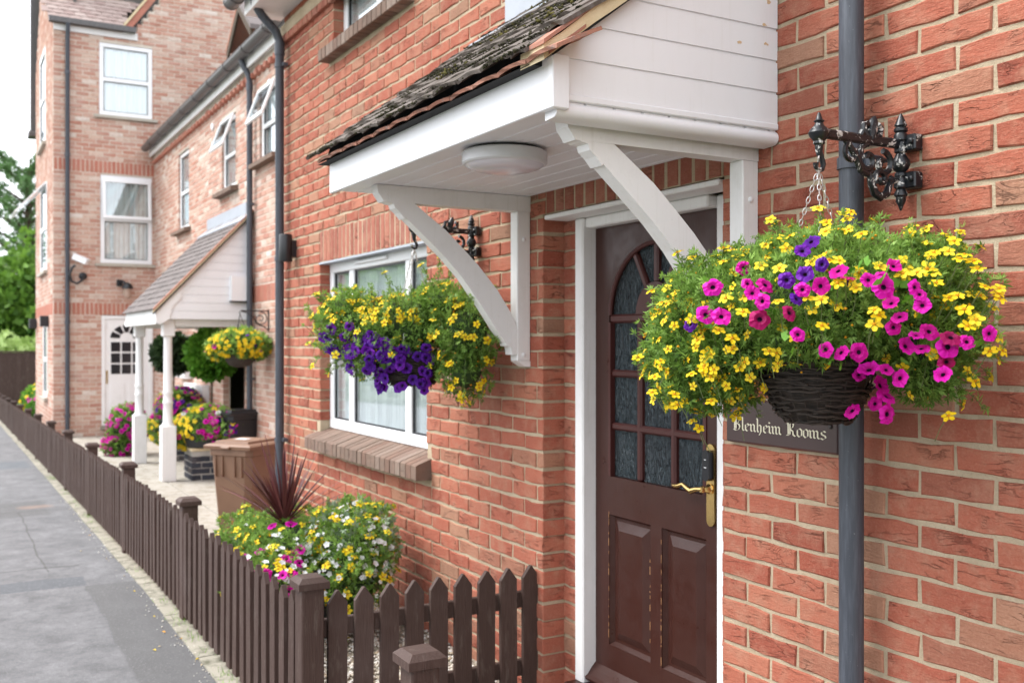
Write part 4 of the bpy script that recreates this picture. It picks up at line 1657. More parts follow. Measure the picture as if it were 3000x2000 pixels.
def sprigs(parent, P, Nn, r, L, mat, lobes=5, width=.17, spread=1.15, name='foliage', lift=.55, tint_bias=0.0, broad=False):
    """each point carries a divided leaf of thin rhombic lobes"""
    n = len(P)
    d = Nn + r.normal(0, .55, (n, 3)) + np.array([0, 0, .15])
    a, b, d = frames(d)
    th = r.random(n) * 6.283
    ax = a * np.cos(th)[:, None] + b * np.sin(th)[:, None]      # fan plane spanned by d and ax
    nz = np.cross(d, ax)
    S = L * (.55 + .75 * r.random(n))
    VV, TT = [], []
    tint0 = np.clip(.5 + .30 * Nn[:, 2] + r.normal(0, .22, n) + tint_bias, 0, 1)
    for k in range(lobes):
        ang = spread * (k / (lobes - 1) - .5) * 2 + r.normal(0, .12, n) if lobes > 1 else np.zeros(n)
        dirv = d * np.cos(ang)[:, None] + ax * np.sin(ang)[:, None] + nz * r.normal(0, .22, n)[:, None]
        dirv /= np.linalg.norm(dirv, axis=1)[:, None]
        sid = np.cross(dirv, nz)
        ln = S * (1 - .35 * np.abs(k / max(1, lobes - 1) - .5) * 2)
        p0 = P + dirv * (ln * .08)[:, None]
        p2 = P + dirv * ln[:, None]
        pm = P + dirv * (ln * (.45 if not broad else .5))[:, None] + nz * (ln * .05)[:, None]
        w = ln * width
        VV.append(np.stack([p0, pm + sid * w[:, None], p2, pm - sid * w[:, None]], 1))
        TT.append(np.clip(tint0 + r.normal(0, .08, n), 0, 1))
    V = np.concatenate(VV).reshape(-1, 3)
    F = np.arange(len(V)).reshape(-1, 4)
    o = link(name, raw_mesh(name, V, F, mat, np.concatenate(TT)), parent)
    o['kind'] = 'stuff'
    return o


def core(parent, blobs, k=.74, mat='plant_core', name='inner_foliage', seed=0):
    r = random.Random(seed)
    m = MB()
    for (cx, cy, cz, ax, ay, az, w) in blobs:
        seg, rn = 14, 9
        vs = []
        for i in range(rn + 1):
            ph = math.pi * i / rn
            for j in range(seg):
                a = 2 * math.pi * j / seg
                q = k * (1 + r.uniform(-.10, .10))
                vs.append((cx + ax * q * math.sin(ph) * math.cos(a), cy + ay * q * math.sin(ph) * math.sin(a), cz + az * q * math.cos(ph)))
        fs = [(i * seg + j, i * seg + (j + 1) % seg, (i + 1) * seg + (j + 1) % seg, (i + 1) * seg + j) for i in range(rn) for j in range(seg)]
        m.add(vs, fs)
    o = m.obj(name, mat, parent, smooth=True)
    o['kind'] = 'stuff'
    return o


def bidens_mesh(seed, rad=.019):
    r = random.Random(seed)
    m = MB()
    for k in range(5):
        a = 2 * math.pi * k / 5 + r.uniform(-.12, .12)
        L = rad * r.uniform(.85, 1.08)
        w = rad * .36
        dz = rad * r.uniform(-.18, .12)
        ca, sa_ = math.cos(a), math.sin(a)
        def P(u, v, z):
            return (u * ca - v * sa_, u * sa_ + v * ca, z)
        m.add([P(rad * .10, 0, 0), P(L * .55, -w, rad * .10), P(L * .92, -w * .55, dz), P(L, 0, dz + rad * .05), P(L * .92, w * .55, dz), P(L * .55, w, rad * .10), P(L * .5, 0, -rad * .02)],
              [(0, 1, 6), (1, 2, 6), (2, 3, 6), (3, 4, 6), (4, 5, 6), (5, 0, 6)], 0, 0)
    m.lathe([(rad * .23, 0), (rad * .20, rad * .14), (rad * .05, rad * .22)], 7, (0, 0, 0), 0, 1)
    return m.mesh('bidens_flower', ['yellow_petal', 'yellow_centre'])


def petunia_mesh(seed, mat, rad=.031):
    r = random.Random(seed)
    m = MB()
    seg = 25
    ph = [r.uniform(-.07, .07) for _ in range(seg)]
    bend = r.uniform(-.22, .12)
    sq = r.uniform(.82, 1.0)
    rings = [(.13, -.42, 0), (.22, -.14, 0), (.55, .04, .02), (1.0, bend, .10)]
    vs = []
    for q, (rr_, z, lob) in enumerate(rings):
        for k in range(seg):
            a = 2 * math.pi * k / seg
            lobe = 1 - lob * (.5 + .5 * math.cos(5 * a + math.pi)) * 1.25
            wav = (.10 * math.sin(5 * a * 2 + seed) + ph[k]) * (1 if q == 3 else .25)
            R_ = rad * rr_ * lobe
            vs.append((R_ * math.cos(a), R_ * math.sin(a) * sq, rad * (z + wav)))
    fs, mi = [], []
    for q in range(3):
        for k in range(seg):
            k2 = (k + 1) % seg
            fs.append((q * seg + k, q * seg + k2, (q + 1) * seg + k2, (q + 1) * seg + k))
    m.add(vs, fs[seg:], 0, 0)
    m.add([vs[i] for i in range(2 * seg)], fs[:seg] + [tuple(range(seg - 1, -1, -1))], 0, 1)
    # calyx tube behind
    m.lathe([(rad * .12, -rad * .42), (rad * .16, -rad * .30), (rad * .10, -rad * .95), (rad * .02, -rad * 1.15)][::-1], 7, (0, 0, 0), 0, 1)
    me = m.mesh('petunia_flower', [mat, 'throat'], smooth=True)
    return me


BID = [bidens_mesh(s) for s in range(6)]
PET = {c: [petunia_mesh(s, c + '_petal') for s in range(9)] for c in ('magenta', 'purple', 'crimson', 'white')}


def small_flower(mat, rad):
    m = MB()
    vs = [(0, 0, -rad * .2)]
    for k in range(10):
        a = 2 * math.pi * k / 10
        q = rad * (1.0 if k % 2 == 0 else .72)
        vs.append((q * math.cos(a), q * math.sin(a), rad * (.1 if k % 2 == 0 else .2)))
    m.add(vs, [(0, 1 + k, 1 + (k + 1) % 10) for k in range(10)])
    return m.mesh('small_flower', mat)


WHT = small_flower('white_petal', .013)


def bloom(parent, name, me, p, n, scale=1.0):
    q = Vector(n).to_track_quat('Z', 'Y') @ Euler((0, 0, rng.uniform(0, 6.28))).to_quaternion()
    return link(name, me, parent, p, q, scale)


def scatter_blooms(parent, blobs, n, name, meshes, r, scale=(.8, 1.15), up=.35, out=1.04, where=None, face=(0, -.25, 0), stems=None, inner=.72):
    P, Nn = sample_blobs(blobs, n * 6, r, (out, out + .07), inner)
    cnt = 0
    for p, nn in zip(P, Nn):
        if where is not None and r.random() > where(p):
            continue
        d = Vector(nn) + Vector((0, 0, up)) + Vector(face) + Vector(r.normal(0, .28, 3))
        bloom(parent, name, meshes[int(r.integers(len(meshes)))], p, d, float(r.uniform(*scale)))
        if stems is not None:
            stems.append((p, nn))
        cnt += 1
        if cnt >= n:
            break


def chain_links(parent, a, b, n, lk=.0085, wr=.0011):
    a, b = Vector(a), Vector(b)
    d = (b - a)
    L = d.length
    d.normalize()
    s = d.orthogonal().normalized()
    t_ = d.cross(s)
    m = MB()
    for i in range(n):
        c = a + d * (L * (i + .5) / n)
        w = s if i % 2 else t_
        hl = L / n * .68
        pts = [c + d * (hl * math.cos(x)) + w * (.0045 * math.sin(x)) for x in np.linspace(0, 2 * math.pi, 9)[:-1]]
        m.tube(pts, wr, 4, closed=True)
    return m.obj('chain', 'chain_steel', parent, smooth=True)


def wicker_bowl(parent, r0, h, z0, seed=1):
    """woven willow bowl: twigs wound round a tapering bowl, z0 = bottom"""
    r = random.Random(seed)
    prof = lambda u: r0 * (.56 + .44 * math.sin(min(1, u * 1.05) * math.pi / 2) ** .8)
    m = MB()
    m.lathe([(prof(0) * .3, z0 + .004), (prof(0) * .93, z0 + .006), (prof(.35) * .95, z0 + h * .35), (prof(.7) * .95, z0 + h * .7), (prof(1) * .95, z0 + h)], 28)
    b = m.obj('wicker_bowl', 'wicker', parent, smooth=True)
    m = MB()
    turns = 74
    for q in range(turns):
        u0 = (q + r.uniform(-.3, .3)) / turns
        a0 = r.uniform(0, 6.28)
        span = r.uniform(1.6, 3.6)
        sl = r.uniform(-.05, .05)
        pts = []
        k = max(8, int(span * 5))
        for i in range(k + 1):
            a = a0 + span * i / k
            u = min(1, max(.0, u0 + sl * (i / k - .5)))
            R_ = prof(u) * (1.0 + .022 * math.sin(a * 12 + q * math.pi) + .012 * math.sin(a * 3 + q)) + .003
            pts.append((R_ * math.cos(a), R_ * math.sin(a), z0 + h * u + .003 * math.sin(a * 9 + q * 2) + .003 * math.sin(a * 2.3 + q)))
        if r.random() < .3:
            pts[-1] = tuple(c * 1.06 for c in pts[-1][:2]) + (pts[-1][2] + r.uniform(-.01, .012),)
        m.tube(pts, r.uniform(.0018, .0046), 5)
    for q in range(24):
        a = 2 * math.pi * q / 24
        m.tube([(prof(u) * 1.008 * math.cos(a), prof(u) * 1.008 * math.sin(a), z0 + h * u) for u in (0, .33, .66, 1)], .0016, 4)
    for q in range(26):
        a0 = r.uniform(0, 6.28)
        rr_ = prof(0) * r.uniform(.55, 1.0)
        m.tube([(rr_ * math.cos(a0 + s), rr_ * math.sin(a0 + s), z0 + .001 + r.uniform(-.003, .006)) for s in np.linspace(0, 1.9, 9)], .003, 5)
    m.obj('wicker_twigs', 'wicker', b, smooth=True)['kind'] = 'stuff'
    return b


def shoots(parent, blobs, n, r, L, leaf_len, mat, where=None, tip=None, tip_scale=(.85, 1.1), up=.55, per=7, name='shoots', inner=.9, stem_r=.0011):
    """loose leafy shoots standing out of the mass, some ending in a flower"""
    P, Nn = sample_blobs(blobs, n * 4, r, (.88, 1.0), inner)
    LP, LN, m, c = [], [], MB(), 0
    for p, nn in zip(P, Nn):
        if where is not None and r.random() > where(p):
            continue
        d = nn * .8 + r.normal(0, .38, 3) + np.array([0, 0, up])
        d /= np.linalg.norm(d)
        ln = L * r.uniform(.45, 1.25)
        pts = []
        for k in range(per + 1):
            u = k / per
            q = p + d * ln * u + np.array([0, 0, -.28 * ln * u * u * (1.0 - .6 * d[2])])
            pts.append(q)
            if k:
                for _ in range(2 if k < per else 3):
                    LP.append(q + r.normal(0, .004, 3))
                    LN.append(d * .5 + r.normal(0, .6, 3))
        m.tube(pts, stem_r, 4, cap=False)
        if tip is not None and r.random() < .55:
            dd = Vector(d) + Vector((.25, -.25, .45)) + Vector(r.normal(0, .3, 3))
            bloom(parent, 'bidens_flower', tip[int(r.integers(len(tip)))], pts[-1], dd, float(r.uniform(*tip_scale)))
        c += 1
        if c >= n:
            break
    LN = np.array(LN)
    LN /= np.linalg.norm(LN, axis=1)[:, None]
    sprigs(parent, np.array(LP), LN, r, leaf_len, mat, 5, .12, name=name)
    m.obj('shoot_stems', 'stem', parent)['kind'] = 'stuff'


def buds(parent, blobs, n, r, size, mat='yellow_centre'):
    P, Nn = sample_blobs(blobs, n, r, (1.0, 1.12), .9)
    S = size * (.5 + .7 * r.random(n))
    V = octa[None] * S[:, None, None] + P[:, None]
    F = (of[None] + (np.arange(n) * 6)[:, None, None]).reshape(-1, 3)
    link('buds', raw_mesh('buds', V.reshape(-1, 3), F, mat), parent)['kind'] = 'stuff'


def stems_obj(parent, items, length, rad, mat='stem', droop=.3, name='stems'):
    m = MB()
    for p, d in items:
        p = Vector(p)
        d = Vector(d).normalized()
        q = p - d * length - Vector((0, 0, length * droop))
        mid = (p + q) / 2 + Vector((rng.uniform(-.006, .006), rng.uniform(-.006, .006), rng.uniform(-.003, .006)))
        m.tube([q, mid, p], rad, 4, cap=False)
    o = m.obj(name, mat, parent)
    o['kind'] = 'stuff'
    return o
#%%PLANTS%%

# ---- big mixed basket by the near downpipe
LAT = Vector((RD.x, RD.y, 0))
lat1 = lambda p: p[0] * RD.x + p[1] * RD.y
TOCAM = Vector((.69, -.72, 0))
MAG1 = [(0.017,-0.261,0.387),(-0.049,-0.3,0.343),(0.071,-0.297,0.346),(0.122,-0.289,0.341),(0.094,-0.305,0.322),(0.123,-0.304,0.302),(0.002,-0.318,0.271),(-0.059,-0.314,0.276),(0.248,-0.196,0.369),(0.208,-0.263,0.326),(0.24,-0.239,0.333),(0.311,-0.087,0.379),(0.307,-0.165,0.345),(0.321,-0.139,0.349),(0.333,-0.145,0.329),(0.362,-0.08,0.329),(0.37,-0.076,0.314),(0.375,-0.074,0.289),(0.347,-0.141,0.294),(0.353,-0.121,0.265),(0.339,-0.121,0.241),(0.36,-0.031,0.233),(0.348,-0.06,0.225),(0.319,-0.056,0.2),(0.341,-0.034,0.196),(0.39,-0.008,0.198),(0.42,0.016,0.21),(0.448,0.053,0.227),(0.211,-0.195,0.192),(0.23,-0.167,0.186),(0.186,-0.254,0.226),(0.256,-0.137,0.186),(0.357,0.008,0.139),(0.2,-0.044,0.147),(0.235,-0.025,0.146),(0.258,-0.011,0.128),(0.153,0.054,0.106),(0.166,0.058,0.081),(0.144,0.04,0.061),(0.118,-0.008,0.046),(0.174,0.054,0.037),(0.107,0.033,0.129)]
CRI1 = [(0.188,-0.28,0.275),(0.276,-0.193,0.352),(0.116,-0.302,0.262),(0.397,-0.007,0.221),(0.38,0.002,0.165)]
PUR1 = [(0.165,-0.268,0.35),(0.202,-0.273,0.306),(-0.148,-0.29,0.254),(0.116,-0.142,0.448),(0.119,-0.171,0.424),(0.208,-0.202,0.385),(0.195,-0.241,0.363)]
YEL1 = [(0.113,-0.001,0.529),(0.1,0.001,0.513),(0.055,-0.024,0.508),(0.121,-0.097,0.475),(0.144,-0.078,0.478),(0.164,-0.066,0.477),(0.201,-0.065,0.463),(0.008,-0.123,0.467),(0.06,-0.164,0.435),(0.282,0.069,0.442),(0.339,0.084,0.442),(0.318,0.041,0.415),(0.347,0.052,0.416),(0.38,0.065,0.406),(0.399,0.072,0.391),(0.409,0.071,0.372),(0.377,0.054,0.396),(0.421,0.079,0.333),(0.435,0.11,0.329),(0.439,0.105,0.305),(0.341,-0.045,0.365),(0.342,0.006,0.366),(0.366,-0.013,0.341),(0.382,0.009,0.307),(0.391,0.026,0.313),(0.412,0.021,0.281),(0.432,0.033,0.258),(0.422,0.017,0.244),(0.445,0.063,0.188),(0.332,0.075,0.038),(0.321,-0.161,0.248),(0.328,-0.169,0.279),(0.332,-0.159,0.267),(0.347,-0.141,0.292),(0.334,-0.085,0.362),(0.247,-0.246,0.303),(0.222,-0.261,0.308),(0.265,-0.214,0.34),(0.298,-0.192,0.328),(0.177,-0.253,0.22),(0.009,-0.2,0.158),(0.085,-0.245,0.187),(-0.088,-0.186,0.087),(-0.193,-0.096,0.01),(0.008,-0.29,0.218),(-0.032,-0.256,0.19),(0.072,-0.315,0.279),(-0.106,-0.26,0.121),(-0.111,-0.276,0.143),(-0.139,-0.295,0.127),(-0.137,-0.23,0.057),(-0.242,-0.332,0.118),(-0.285,-0.307,0.075),(-0.203,-0.297,0.073),(-0.221,-0.273,0.044),(-0.027,-0.303,0.237),(-0.102,-0.272,0.183),(-0.123,-0.288,0.212),(0.161,-0.291,0.301),(0.241,-0.237,0.245),(-0.181,-0.162,0.418),(-0.268,-0.184,0.437),(-0.121,-0.176,0.446),(0.433,0.11,0.317),(-0.272,-0.181,-0.006),(-0.257,-0.169,-0.025),(-0.196,-0.155,0.421),(0.064,-0.252,0.391),(0.125,-0.251,0.381),(0.209,-0.181,0.396),(0.227,-0.167,0.395),(0.192,-0.188,0.399)]
B1 = Vector((-1.846, -.355, 1.45))
bk = thing('hanging_basket', 'large wicker hanging basket of yellow and magenta flowers over the name plate', 'hanging basket', B1, 'flowering hanging baskets')
wicker_bowl(bk, .140, .160, 0.004)
MB().lathe([(.15, .150), (.155, .160), (.001, .165)], 24).obj('soil', 'soil', bk)
HK1 = Vector((0, .008, .655))
for a in (200, 320, 80):
    chain_links(bk, HK1, (.165 * math.cos(R(a)), .165 * math.sin(R(a)), .17), 34)
MB().tube([HK1 + Vector((.0, .004, .04)), HK1 + Vector((.006, -.006, .025)), HK1 + Vector((-.004, 0, .008)), HK1], .0022, 6).obj('swivel_hook', 'chain_steel', bk, smooth=True)
W1 = [(-1.86, -.37, 1.74, .32, .27, .150, 1), (-2.09, -.48, 1.64, .185, .18, .165, 1.5), (-2.07, -.47, 1.745, .19, .17, .13, 1.2), (-1.64, -.25, 1.695, .165, .145, .13, 1.2),
      (-1.63, -.23, 1.79, .135, .12, .105, 1.2), (-1.82, -.35, 1.83, .22, .18, .11, 1), (-1.60, -.24, 1.60, .085, .085, .09, 1), (-1.97, -.51, 1.64, .14, .13, .12, 1.3), (-1.80, -.49, 1.655, .12, .10, .075, 1)]
L1 = [(b[0] - B1.x, b[1] - B1.y, b[2] - B1.z, *b[3:]) for b in W1]
r1 = np.random.default_rng(101)
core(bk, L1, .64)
P, Nn = sample_blobs(L1, 22000, r1, (.60, 1.10), .60, .10, .40)
keep = (P[:, 1] < .345) & ~((np.hypot(P[:, 0], P[:, 1]) < .175) & (P[:, 2] < .17)) & ~((P[:, 0] - P[:, 1] * .6 > .06) & (P[:, 0] < .24) & (P[:, 1] < .06) & (P[:, 2] < .150))
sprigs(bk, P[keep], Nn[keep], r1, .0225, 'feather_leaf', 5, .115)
# loose sprays standing out of the mass
st1 = []
shoots(bk, L1, 250, r1, .066, .021, 'feather_leaf', where=lambda p: (1 if p[1] < .20 and p[2] > .04 else 0) * (.0 if -.22 < p[0] < .25 and p[2] < .25 else 1) * (.35 if lat1(p) < -.25 else 1), tip=BID, tip_scale=(.8, 1.1))
P, Nn = sample_blobs(L1, 200, r1, (1.05, 1.25), .98)
keep = (Nn[:, 2] > -.35) & (P[:, 1] < .33) & (P[:, 2] > .05)
P, Nn = P[keep], Nn[keep]
sprigs(bk, P, Nn, r1, .024, 'feather_leaf', 5, .13, name='sprays')
st1 += [(p, n + np.array([0, 0, .6])) for p, n in zip(P, Nn)]
for p in YEL1:
    d = Vector(p) * .35 + TOCAM * .45 + Vector((rng.uniform(-.3, .3), rng.uniform(-.3, .3), .55))
    bloom(bk, 'bidens_flower', rng.choice(BID), Vector(p) + TOCAM * .012, d, rng.uniform(.85, 1.1))
    st1.append((p, Vector((p[0], p[1], .5))))
for nm, lst in (('magenta', MAG1), ('crimson', CRI1), ('purple', PUR1)):
    for p in lst:
        v = Vector(p) + TOCAM * .030
        if p[2] < .16 and p[0] > .1:
            v += TOCAM * .045
        d = TOCAM + Vector((p[0] * .6, 0, .25)) + Vector((rng.uniform(-.8, .8), rng.uniform(-.8, .8), rng.uniform(-.3, .95)))
        bloom(bk, 'petunia_flower', rng.choice(PET[nm]), v, d, rng.uniform(.58, .92))
scatter_blooms(bk, L1, 170, 'bidens_flower', BID, r1, (.60, .90), where=lambda p: (.95 if lat1(p) < -.24 else (.40 if lat1(p) < -.08 else .16)) * (1 if p[2] > .02 else .4) * (1 if p[1] < .25 else 0) * (1 if np.dot(p[:2], (.69, -.72)) > -.12 else .25), stems=st1)
stems_obj(bk, st1, .055, .0011)
buds(bk, [b for b in L1 if b[2] > .15], 420, r1, .0052)
# round petunia leaves under the blooms
PL = np.array([Vector(p) for p in MAG1] * 3)
PL = PL[PL[:, 2] > .17] + r1.normal(0, .02, (int((PL[:, 2] > .17).sum()), 3))
sprigs(bk, PL, np.tile(np.array([[.6, -.65, .25]]), (len(PL), 1)), r1, .034, 'bright_leaf', 2, .42, .5, name='petunia_leaves', broad=True)

# ---- basket in front of the ground-floor window
B2 = Vector((-4.416, -.355, 1.45))
bk2 = thing('hanging_basket', 'hanging basket of purple petunias and yellow flowers in front of the window', 'hanging basket', B2, 'flowering hanging baskets')
wicker_bowl(bk2, .165, .15, 0.0, 3)
for a in (200, 320, 80):
    chain_links(bk2, (0, .008, .66), (.165 * math.cos(R(a)), .165 * math.sin(R(a)), .15), 26, wr=.0014)
W2 = [(-4.66, -.60, 1.80, .13, .13, .11, 1.2), (-4.28, -.26, 1.84, .15, .14, .09, 1.2), (-4.45, -.36, 1.72, .30, .25, .15, 1), (-4.62, -.56, 1.72, .19, .19, .14, 1.3), (-4.12, -.21, 1.70, .17, .16, .17, 1.3), (-4.13, -.21, 1.53, .12, .12, .14, 1), (-4.45, -.36, 1.80, .24, .20, .09, 1), (-4.5, -.5, 1.6, .2, .15, .12, 1)]
L2 = [(b[0] - B2.x, b[1] - B2.y, b[2] - B2.z, *b[3:]) for b in W2]
r2 = np.random.default_rng(202)
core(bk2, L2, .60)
shoots(bk2, L2, 130, r2, .13, .026, 'feather_leaf', where=lambda p: 1 if p[1] < .24 and p[2] > .1 else .1, tip=BID, tip_scale=(.9, 1.2))
P, Nn = sample_blobs(L2, 7500, r2, (.62, 1.12), .60, .16, .5)
keep = P[:, 1] < .345
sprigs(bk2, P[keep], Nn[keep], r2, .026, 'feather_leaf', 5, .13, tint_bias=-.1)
st2 = []
P, Nn = sample_blobs(L2, 260, r2, (1.10, 1.36), 1.0)
keep = (Nn[:, 2] > -.1) & (P[:, 1] < .33)
sprigs(bk2, P[keep], Nn[keep], r2, .028, 'feather_leaf', 5, .14, name='sprays')
st2 += [(p, n + np.array([0, 0, .6])) for p, n in zip(P[keep], Nn[keep])]
cam2 = lambda p: p[0] * .88 - p[1] * .45
pw = lambda p: (1.0 if (.04 < p[2] < .30 and -.42 < lat1(p) < .13) else .0) * (1 if p[2] < .22 - .35 * (lat1(p) + .1) else .15) * (1 if cam2(p) > -.10 else 0)
scatter_blooms(bk2, L2, 125, 'petunia_flower', PET['purple'], r2, (.85, 1.1), up=.05, where=pw, face=(.45, -.35, 0), inner=.9)
yw2 = lambda p: (1.0 if (p[2] > .27 and lat1(p) < .05) else (.75 if lat1(p) > .12 else .12)) * (1 if p[1] < .25 else 0) * (.9 if lat1(p) < -.25 or lat1(p) > .1 or p[2] > .28 else .2)
scatter_blooms(bk2, L2, 240, 'bidens_flower', BID, r2, (.9, 1.25), where=yw2, stems=st2)
for q in range(30):
    a = rng.uniform(-1.9, .1)
    zz = rng.uniform(-.02, .17)
    rad_ = .150 + .055 * zz / .15 + rng.uniform(0, .03)
    bloom(bk2, 'petunia_flower', rng.choice(PET['purple']), (rad_ * math.cos(a), rad_ * math.sin(a), zz), (math.cos(a) + .25, math.sin(a) - .1, rng.uniform(-.4, .3)), rng.uniform(.75, 1.05))
stems_obj(bk2, st2, .06, .0012)
buds(bk2, L2, 260, r2, .006)

# ---- basket by the far porch
def scroll_bracket(loc, length, label):
    t = thing('scroll_bracket', label, 'bracket', loc, 'wrought iron scroll brackets')
    m = MB().box(-.008, .008, -.012, 0, -.24, .02)
    m.obj('wall_bar', 'black_iron', t)
    MB().box(-.006, .006, -length, -.01, -.008, .006).obj('arm', 'black_iron', t)
    m = MB()
    m.tube(spiral(-.10, -.095, .085, 1.6, math.pi * .5, -1, 36), .006, 6)
    m.tube([(0, -.015, -.22), (0, -.05, -.19), (0, -.15, -.15), (0, -.19, -.06), (0, -length + .06, -.02), (0, -length + .01, -.01)], .006, 6)
    m.tube([(0, -length, 0), (0, -length - .02, -.02), (0, -length - .005, -.04)], .005, 6)
    m.obj('scroll', 'black_iron', t, smooth=True)
    return t


scroll_bracket((-11.68, 1.0, 2.02), .33, 'black scroll bracket between the far porch and the corner downpipe')
scroll_bracket((-15.27, 1.0, 2.02), .42, 'empty black scroll bracket beneath the far porch roof')
B3 = Vector((-11.68, .66, 1.36))
bk3 = thing('hanging_basket', 'small hanging basket full of yellow flowers beside the far porch', 'hanging basket', B3, 'flowering hanging baskets')
MB().lathe([(.05, 0), (.12, .02), (.17, .08), (.18, .14)], 20).obj('bowl', 'wicker', bk3, smooth=True)
for a in (200, 320, 80):
    MB().tube([(0, 0, .62), (.17 * math.cos(R(a)), .17 * math.sin(R(a)), .15)], .004, 5).obj('chain', 'black_iron', bk3)
L3 = [(0, 0, .27, .30, .29, .17, 1), (-.12, -.2, .22, .16, .16, .14, 1), (.05, .18, .25, .2, .16, .14, 1)]
r3 = np.random.default_rng(303)
core(bk3, L3, .72)
P, Nn = sample_blobs(L3, 1500, r3, (.75, 1.08), .6)
sprigs(bk3, P, Nn, r3, .06, 'feather_leaf', 4, .2)
scatter_blooms(bk3, L3, 230, 'bidens_flower', BID, r3, (1.3, 1.8), where=lambda p: 1 if p[1] < .2 and cam2(p) > -.15 else .1, face=(.4, -.3, 0))
scatter_blooms(bk3, L3, 7, 'petunia_flower', PET['magenta'], r3, (.9, 1.1), where=lambda p: 1 if lat1(p) < -.1 and p[2] < .25 else 0, face=(.5, -.3, 0))
scatter_blooms(bk3, L3, 14, 'petunia_flower', PET['purple'], r3, (.7, .9), where=lambda p: 1 if lat1(p) > .12 else .05, face=(.5, -.3, 0))

# ---- tub behind the picket fence
TB = Vector((-5.42, -.55, .062))
tub = thing('flower_tub', 'black tub with spiky maroon cordyline and a skirt of yellow and white flowers', 'planter', TB)
MB().lathe([(.26, 0), (.30, .02), (.36, .36), (.375, .365), (.375, .39), (.35, .392)], 28).obj('tub', 'black_plastic', tub, smooth=True)
WT = [(-5.47, -.55, .50, .36, .33, .20, 1), (-5.82, -.74, .47, .24, .22, .15, 1.2), (-5.16, -.40, .53, .27, .23, .21, 1.2), (-5.04, -.42, .40, .19, .19, .19, 1.2), (-5.24, -.8, .38, .3, .2, .17, 1), (-5.28, -.32, .62, .20, .18, .14, 1)]
LT = [(b[0] - TB.x, b[1] - TB.y, b[2] - TB.z, *b[3:]) for b in WT]
rt = np.random.default_rng(404)
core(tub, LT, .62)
shoots(tub, LT, 190, rt, .10, .03, 'feather_leaf', where=lambda p: 1 if p[2] > .15 else .1, tip=BID, tip_scale=(1.0, 1.35))
P, Nn = sample_blobs(LT, 9000, rt, (.64, 1.12), .60, .16, .5)
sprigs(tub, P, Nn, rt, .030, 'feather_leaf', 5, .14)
P, Nn = sample_blobs([LT[5], LT[2]], 500, rt, (.9, 1.2), .6)
sprigs(tub, P, Nn, rt, .04, 'grey_leaf', 4, .2, name='grey_foliage')
sc_ = dict(face=(.35, -.25, 0), up=.5)
stt = []
scatter_blooms(tub, LT, 210, 'bidens_flower', BID, rt, (1.1, 1.5), where=lambda p: 1 if p[2] > .12 and p[1] < .3 else 0, stems=stt, **sc_)
scatter_blooms(tub, LT, 290, 'small_flower', [WHT], rt, (1.0, 1.6), where=lambda p: 1 if (p[0] > .12 and p[2] > .2) else .03, **sc_)
scatter_blooms(tub, LT, 60, 'petunia_flower', PET['magenta'], rt, (.9, 1.15), where=lambda p: 1 if (.0 < p[0] < .55 and p[1] < -.10 and p[2] > .22) else .0, **sc_)
scatter_blooms(tub, LT, 6, 'petunia_flower', PET['purple'], rt, (.7, .9), where=lambda p: 1 if p[0] < -.4 else 0, **sc_)
stems_obj(tub, stt, .07, .0014)
buds(tub, LT, 260, rt, .007)
# cordyline: strap leaves from one crown
cbase = Vector((-5.42, -.68, .62)) - TB
m = MB()
for i in range(96):
    az = rng.uniform(0, 6.28)
    el = rng.choice((rng.uniform(.95, 1.5), rng.uniform(.45, 1.2)))
    L = rng.uniform(.32, .58)
    d = Vector((math.cos(az) * math.cos(el), math.sin(az) * math.cos(el), math.sin(el)))
    side = d.cross(Vector((0, 0, 1))).normalized()
    n = 7
    vs = []
    w = rng.uniform(.008, .013)
    for k in range(n + 1):
        u = k / n
        p = cbase + d * (L * u) + Vector((0, 0, -1)) * (.22 * L * u * u * math.cos(el)) + Vector((0, 0, .02))
        ww = w * (1 - u) ** .55 * (.7 + .6 * min(1, u * 5) * .5)
        vs += [p + side * ww + Vector((0, 0, ww * .35)), p, p - side * ww + Vector((0, 0, ww * .35))]
    fs = []
    for k in range(n):
        for c in (0, 1):
            fs.append((3 * k + c, 3 * k + c + 1, 3 * k + 3 + c + 1, 3 * k + 3 + c))
    mm = MB().add([tuple(v) for v in vs], fs, rng.random())
    mm.obj('cordyline_blade', 'cordyline_leaf', tub, tint=True)

# ------------------------------------------------------------------ picket fences
def picket_mesh(w, h, th, seed):
    r = random.Random(seed)
    m = MB()
    tip = h + r.uniform(-.006, .006)
    m.prism([(-w / 2, 0), (w / 2, 0), (w / 2, tip - w * .62), (.004, tip), (-.004, tip), (-w / 2, tip - w * .62)], 'y', 0, th)
    return m.mesh('picket', 'fence_paint')


PICK = [picket_mesh(.072, .605, .021, s) for s in range(6)]
PICKS = [picket_mesh(.080, .585, .022, s + 20) for s in range(4)]


def post_mesh(h, w=.092):
    m = MB().bbox(-w / 2, w / 2, -w / 2, w / 2, 0, h, .005)
    c = w / 2 + .017
    m.add([(-c, -c, h), (c, -c, h), (c, c, h), (-c, c, h), (-c, -c, h + .026), (c, -c, h + .026), (c, c, h + .026), (-c, c, h + .026),
           (-c + .02, -c + .02, h + .044), (c - .02, -c + .02, h + .044), (c - .02, c - .02, h + .044), (-c + .02, c - .02, h + .044)],
          [(3, 2, 1, 0), (0, 1, 5, 4), (1, 2, 6, 5), (2, 3, 7, 6), (3, 0, 4, 7), (4, 5, 9, 8), (5, 6, 10, 9), (6, 7, 11, 10), (7, 4, 8, 11), (8, 9, 10, 11)])
    return m


